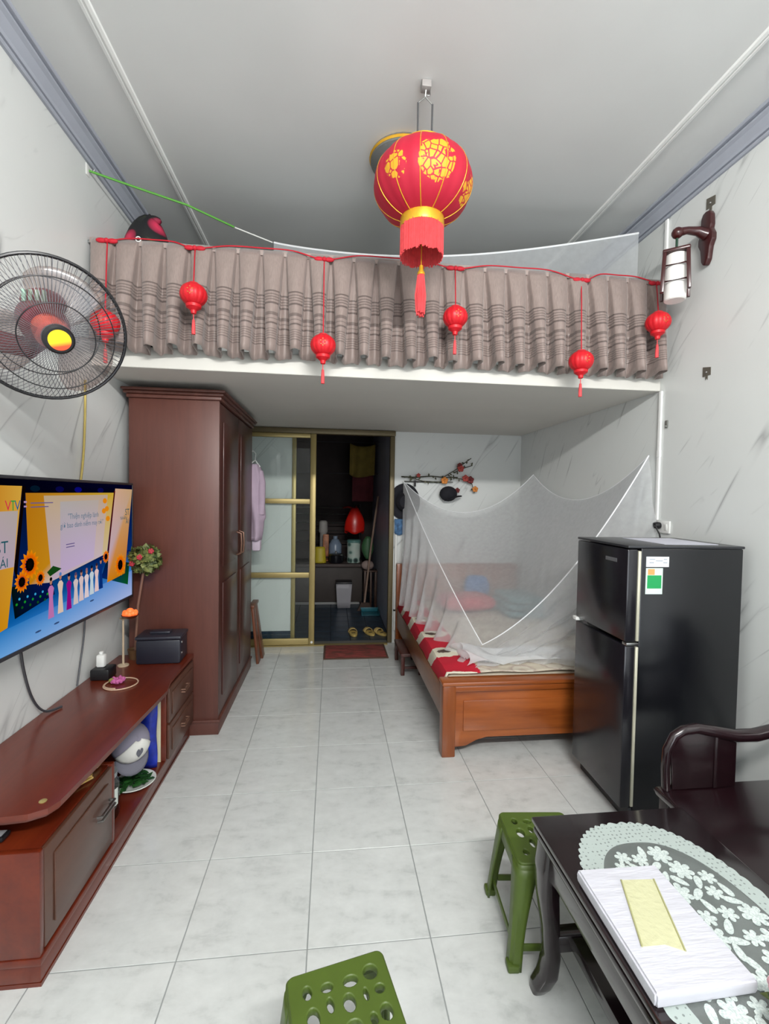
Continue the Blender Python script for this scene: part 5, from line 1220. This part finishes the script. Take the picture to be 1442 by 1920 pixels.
obj('handle', MB().tube([(.16, 6.19, .62), (.19, 6.18, .625), (.19, 6.22, .625), (.16, 6.21, .62)], .008, 6), M_BLACK, t)
tag(obj('water_bottle', MB().lathe([(0, 0), (.085, 0), (.09, .01), (.09, .22), (.05, .29), (.03, .30), (.03, .34), (0, .34)], 20, Matrix.Translation((.05, 6.43, .5505))), mat('grey_blue_plastic', '8494a8', .3), smooth=50), 'grey blue bottle behind the pot on the kitchen counter', 'bottle')
tag(obj('yellow_bag', MB().grid(lambda u, v: Vector((-.155+.085*math.cos(2*PI*u)*(1-.25*v), 6.2+.06*math.sin(2*PI*u)*(1-.6*v), .5515+.21*v)), 20, 8, True), mat('yellow_packet', 'c9b52e', .5), solid=.003), 'yellow food packet on the kitchen counter by the gold door frame', 'packet')
tag(obj('orange_packet', MB().box(-.12, -.04, 6.33, 6.37, .5505, .92, .01), mat('orange_pink_packet', 'b9764f', .5, var=.4, vscale=20)), 'orange and pink packet standing behind the yellow packet', 'packet')
tag(obj('white_jar', MB().lathe([(0, 0), (.06, .0), (.065, .02), (.06, .15), (.04, .17), (0, .17)], 16, Matrix.Translation((-.12, 6.52, .93))).lathe([(.05, -.375), (.05, 0)], 12, Matrix.Translation((-.12, 6.52, .93))), mat('dull_white_jar', 'a7a39e', .5)), 'dull white jar standing behind the packets under the rack rails', 'jar')
tag(obj('green_bag', MB().grid(lambda u, v: Vector((.47+.08*math.cos(2*PI*u)*math.sin(PI*(.15+.85*v)*.9), 6.0+.05*math.sin(2*PI*u), 0.92-.29*v)), 18, 8, True), mat('green_plastic_bag', '3f6a44', .45), solid=.002), 'green plastic bag hanging beside the printed tin', 'bag')
tag(obj('beige_bag', MB().ball((.47, 5.97, .55), .085, 14, (1, .7, .75)), mat('beige_cloth', 'a5918a', .8)), 'beige cloth bag on the wooden rack beside the counter end', 'bag')
wr = thing('wooden_rack', 'dark brown wooden rack standing at the end of the kitchen counter', 'rack', (.5, 6.0, 0))
m_wr = wood('dark_rack_wood', '3a251c', '583a2b', .5, 'Z')
for x in (.425, .50, .565): obj('slat', MB().box(x, x+.025, 5.915, 5.935, 0, .47, .002), m_wr, wr)
obj('top', MB().box(.42, .595, 5.90, 6.04, .47, .487, .002), m_wr, wr)
obj('leg', MB().box(.425, .45, 6.01, 6.03, 0, .47), m_wr, wr); obj('leg', MB().box(.565, .59, 6.01, 6.03, 0, .47), m_wr, wr)
br_ = thing('broom', 'long-handled broom leaning on the kitchen right wall', 'broom', (.46, 5.75, 0))
obj('handle', MB().tube([(.425, 5.80, .10), (.50, 5.84, .8), (.585, 5.88, 1.45)], .013, 8), mat('pale_broom_stick', '9c8272', .6), br_)
obj('bristle_head', MB().prism([(-.10, 0), (.10, 0), (.05, .10), (-.05, .10)], .04, frame((.43, 5.80, .0), (1, 0, 0), (0, 0, 1))), mat('brown_bristle', '4a3a33', .9), br_)
dp = thing('dustpan', 'teal blue dustpan lying on the kitchen floor before the broom', 'dustpan', (.49, 5.6, 0))
obj('pan', MB().box(.37, .59, 5.52, 5.70, .0, .008, .003).box(.37, .378, 5.52, 5.70, .008, .04, .002).box(.582, .59, 5.52, 5.70, .008, .04, .002).box(.37, .59, 5.695, 5.703, .008, .06, .002), mat('teal_plastic', '246a78', .4), dp)
obj('grip', MB().box(.465, .495, 5.703, 5.765, .03, .045, .005), MATS['teal_plastic'], dp)
bn_ = thing('waste_bin', 'grey square waste bin standing before the kitchen counter', 'bin', (.165, 6.0, 0))
def binf(u, v):
    i = u*4; k = int(i) % 4; f = i-int(i); q = [(-1, -1), (1, -1), (1, 1), (-1, 1)]; a, b = q[k], q[(k+1) % 4]; s_ = .08+.022*v
    return Vector((.165+s_*(a[0]+(b[0]-a[0])*f), 5.99+s_*(a[1]+(b[1]-a[1])*f), .001+.33*v))
mbb = MB().grid(binf, 16, 4, True).box(.088, .242, 5.913, 6.067, .0005, .006)
obj('body', mbb, mat('light_grey_plastic', 'a3a1a6', .5), bn_, solid=.004, smooth=20)
obj('liner', MB().box(.06, .27, 5.885, 6.095, .315, .340, .006), mat('black_bin_liner', '17171a', .4), bn_)
tag(obj('hanging_cloth', MB().grid(lambda u, v: Vector((.22+.33*u-.05*v*math.sin(3*u), 5.98+.03*math.sin(9*u), 2.13-.40*v-.04*math.sin(PI*u))), 20, 10), mat('dull_yellow_cloth', '7d6a2c', .9, var=.15), solid=.006), 'dull yellow cloth hanging high in the dim kitchen', 'cloth')
tag(obj('hanging_cloth', MB().grid(lambda u, v: Vector((.26+.28*u, 6.08+.02*math.sin(8*u), 1.74-.36*v)), 16, 8), mat('dark_red_cloth', '5a1f26', .9, var=.2), solid=.006), 'dark red cloth hanging below the yellow cloth in the kitchen', 'cloth')
tag(obj('drying_line', MB().tube([(-.99, 6.08, 1.745), (.599, 6.08, 1.745)], .004, 6), M_WIRE), 'dark line carrying the dark red cloth in the kitchen', 'line')
tag(obj('drying_line', MB().tube([(-.99, 6.0, 2.14), (.599, 6.03, 2.15)], .004, 6), M_WIRE), 'dark clothes line stretched across the kitchen under its ceiling', 'line')
def slipper(label, loc, rz):
    t = thing('slipper', label, 'slipper', loc, rz, 'slippers on the kitchen floor')
    sole = [(.042*math.sin(a)*(1+.12*math.cos(a)), .115*-math.cos(a)) for a in [2*PI*k/24 for k in range(24)]]
    obj('sole', MB().prism(sole, .02, Matrix.Identity(4), .004), mat('tan_slipper_sole', 'c2a860', .6), t, local=True)
    obj('strap', MB().grid(lambda u, v: Vector((.046*math.cos(PI*u), .005+.055*v, .012+.042*math.sin(PI*u))), 12, 4), mat('tan_slipper_strap', 'c9b070', .6), t, local=True, solid=.004)
    obj('print', MB().box(-.02, .02, -.045, -.02, .0202, .0215), mat('dark_slipper_print', '3c3326', .7), t, local=True)
slipper('tan slipper standing alone, the left one on the kitchen floor', (.235, 4.80, -.002), .1)
slipper('tan slipper right of the lone one, turned inward by the doorway', (.405, 4.81, -.002), .35)
slipper('tan slipper nearest the kitchen right wall beside its pair', (.52, 4.79, -.002), .5)
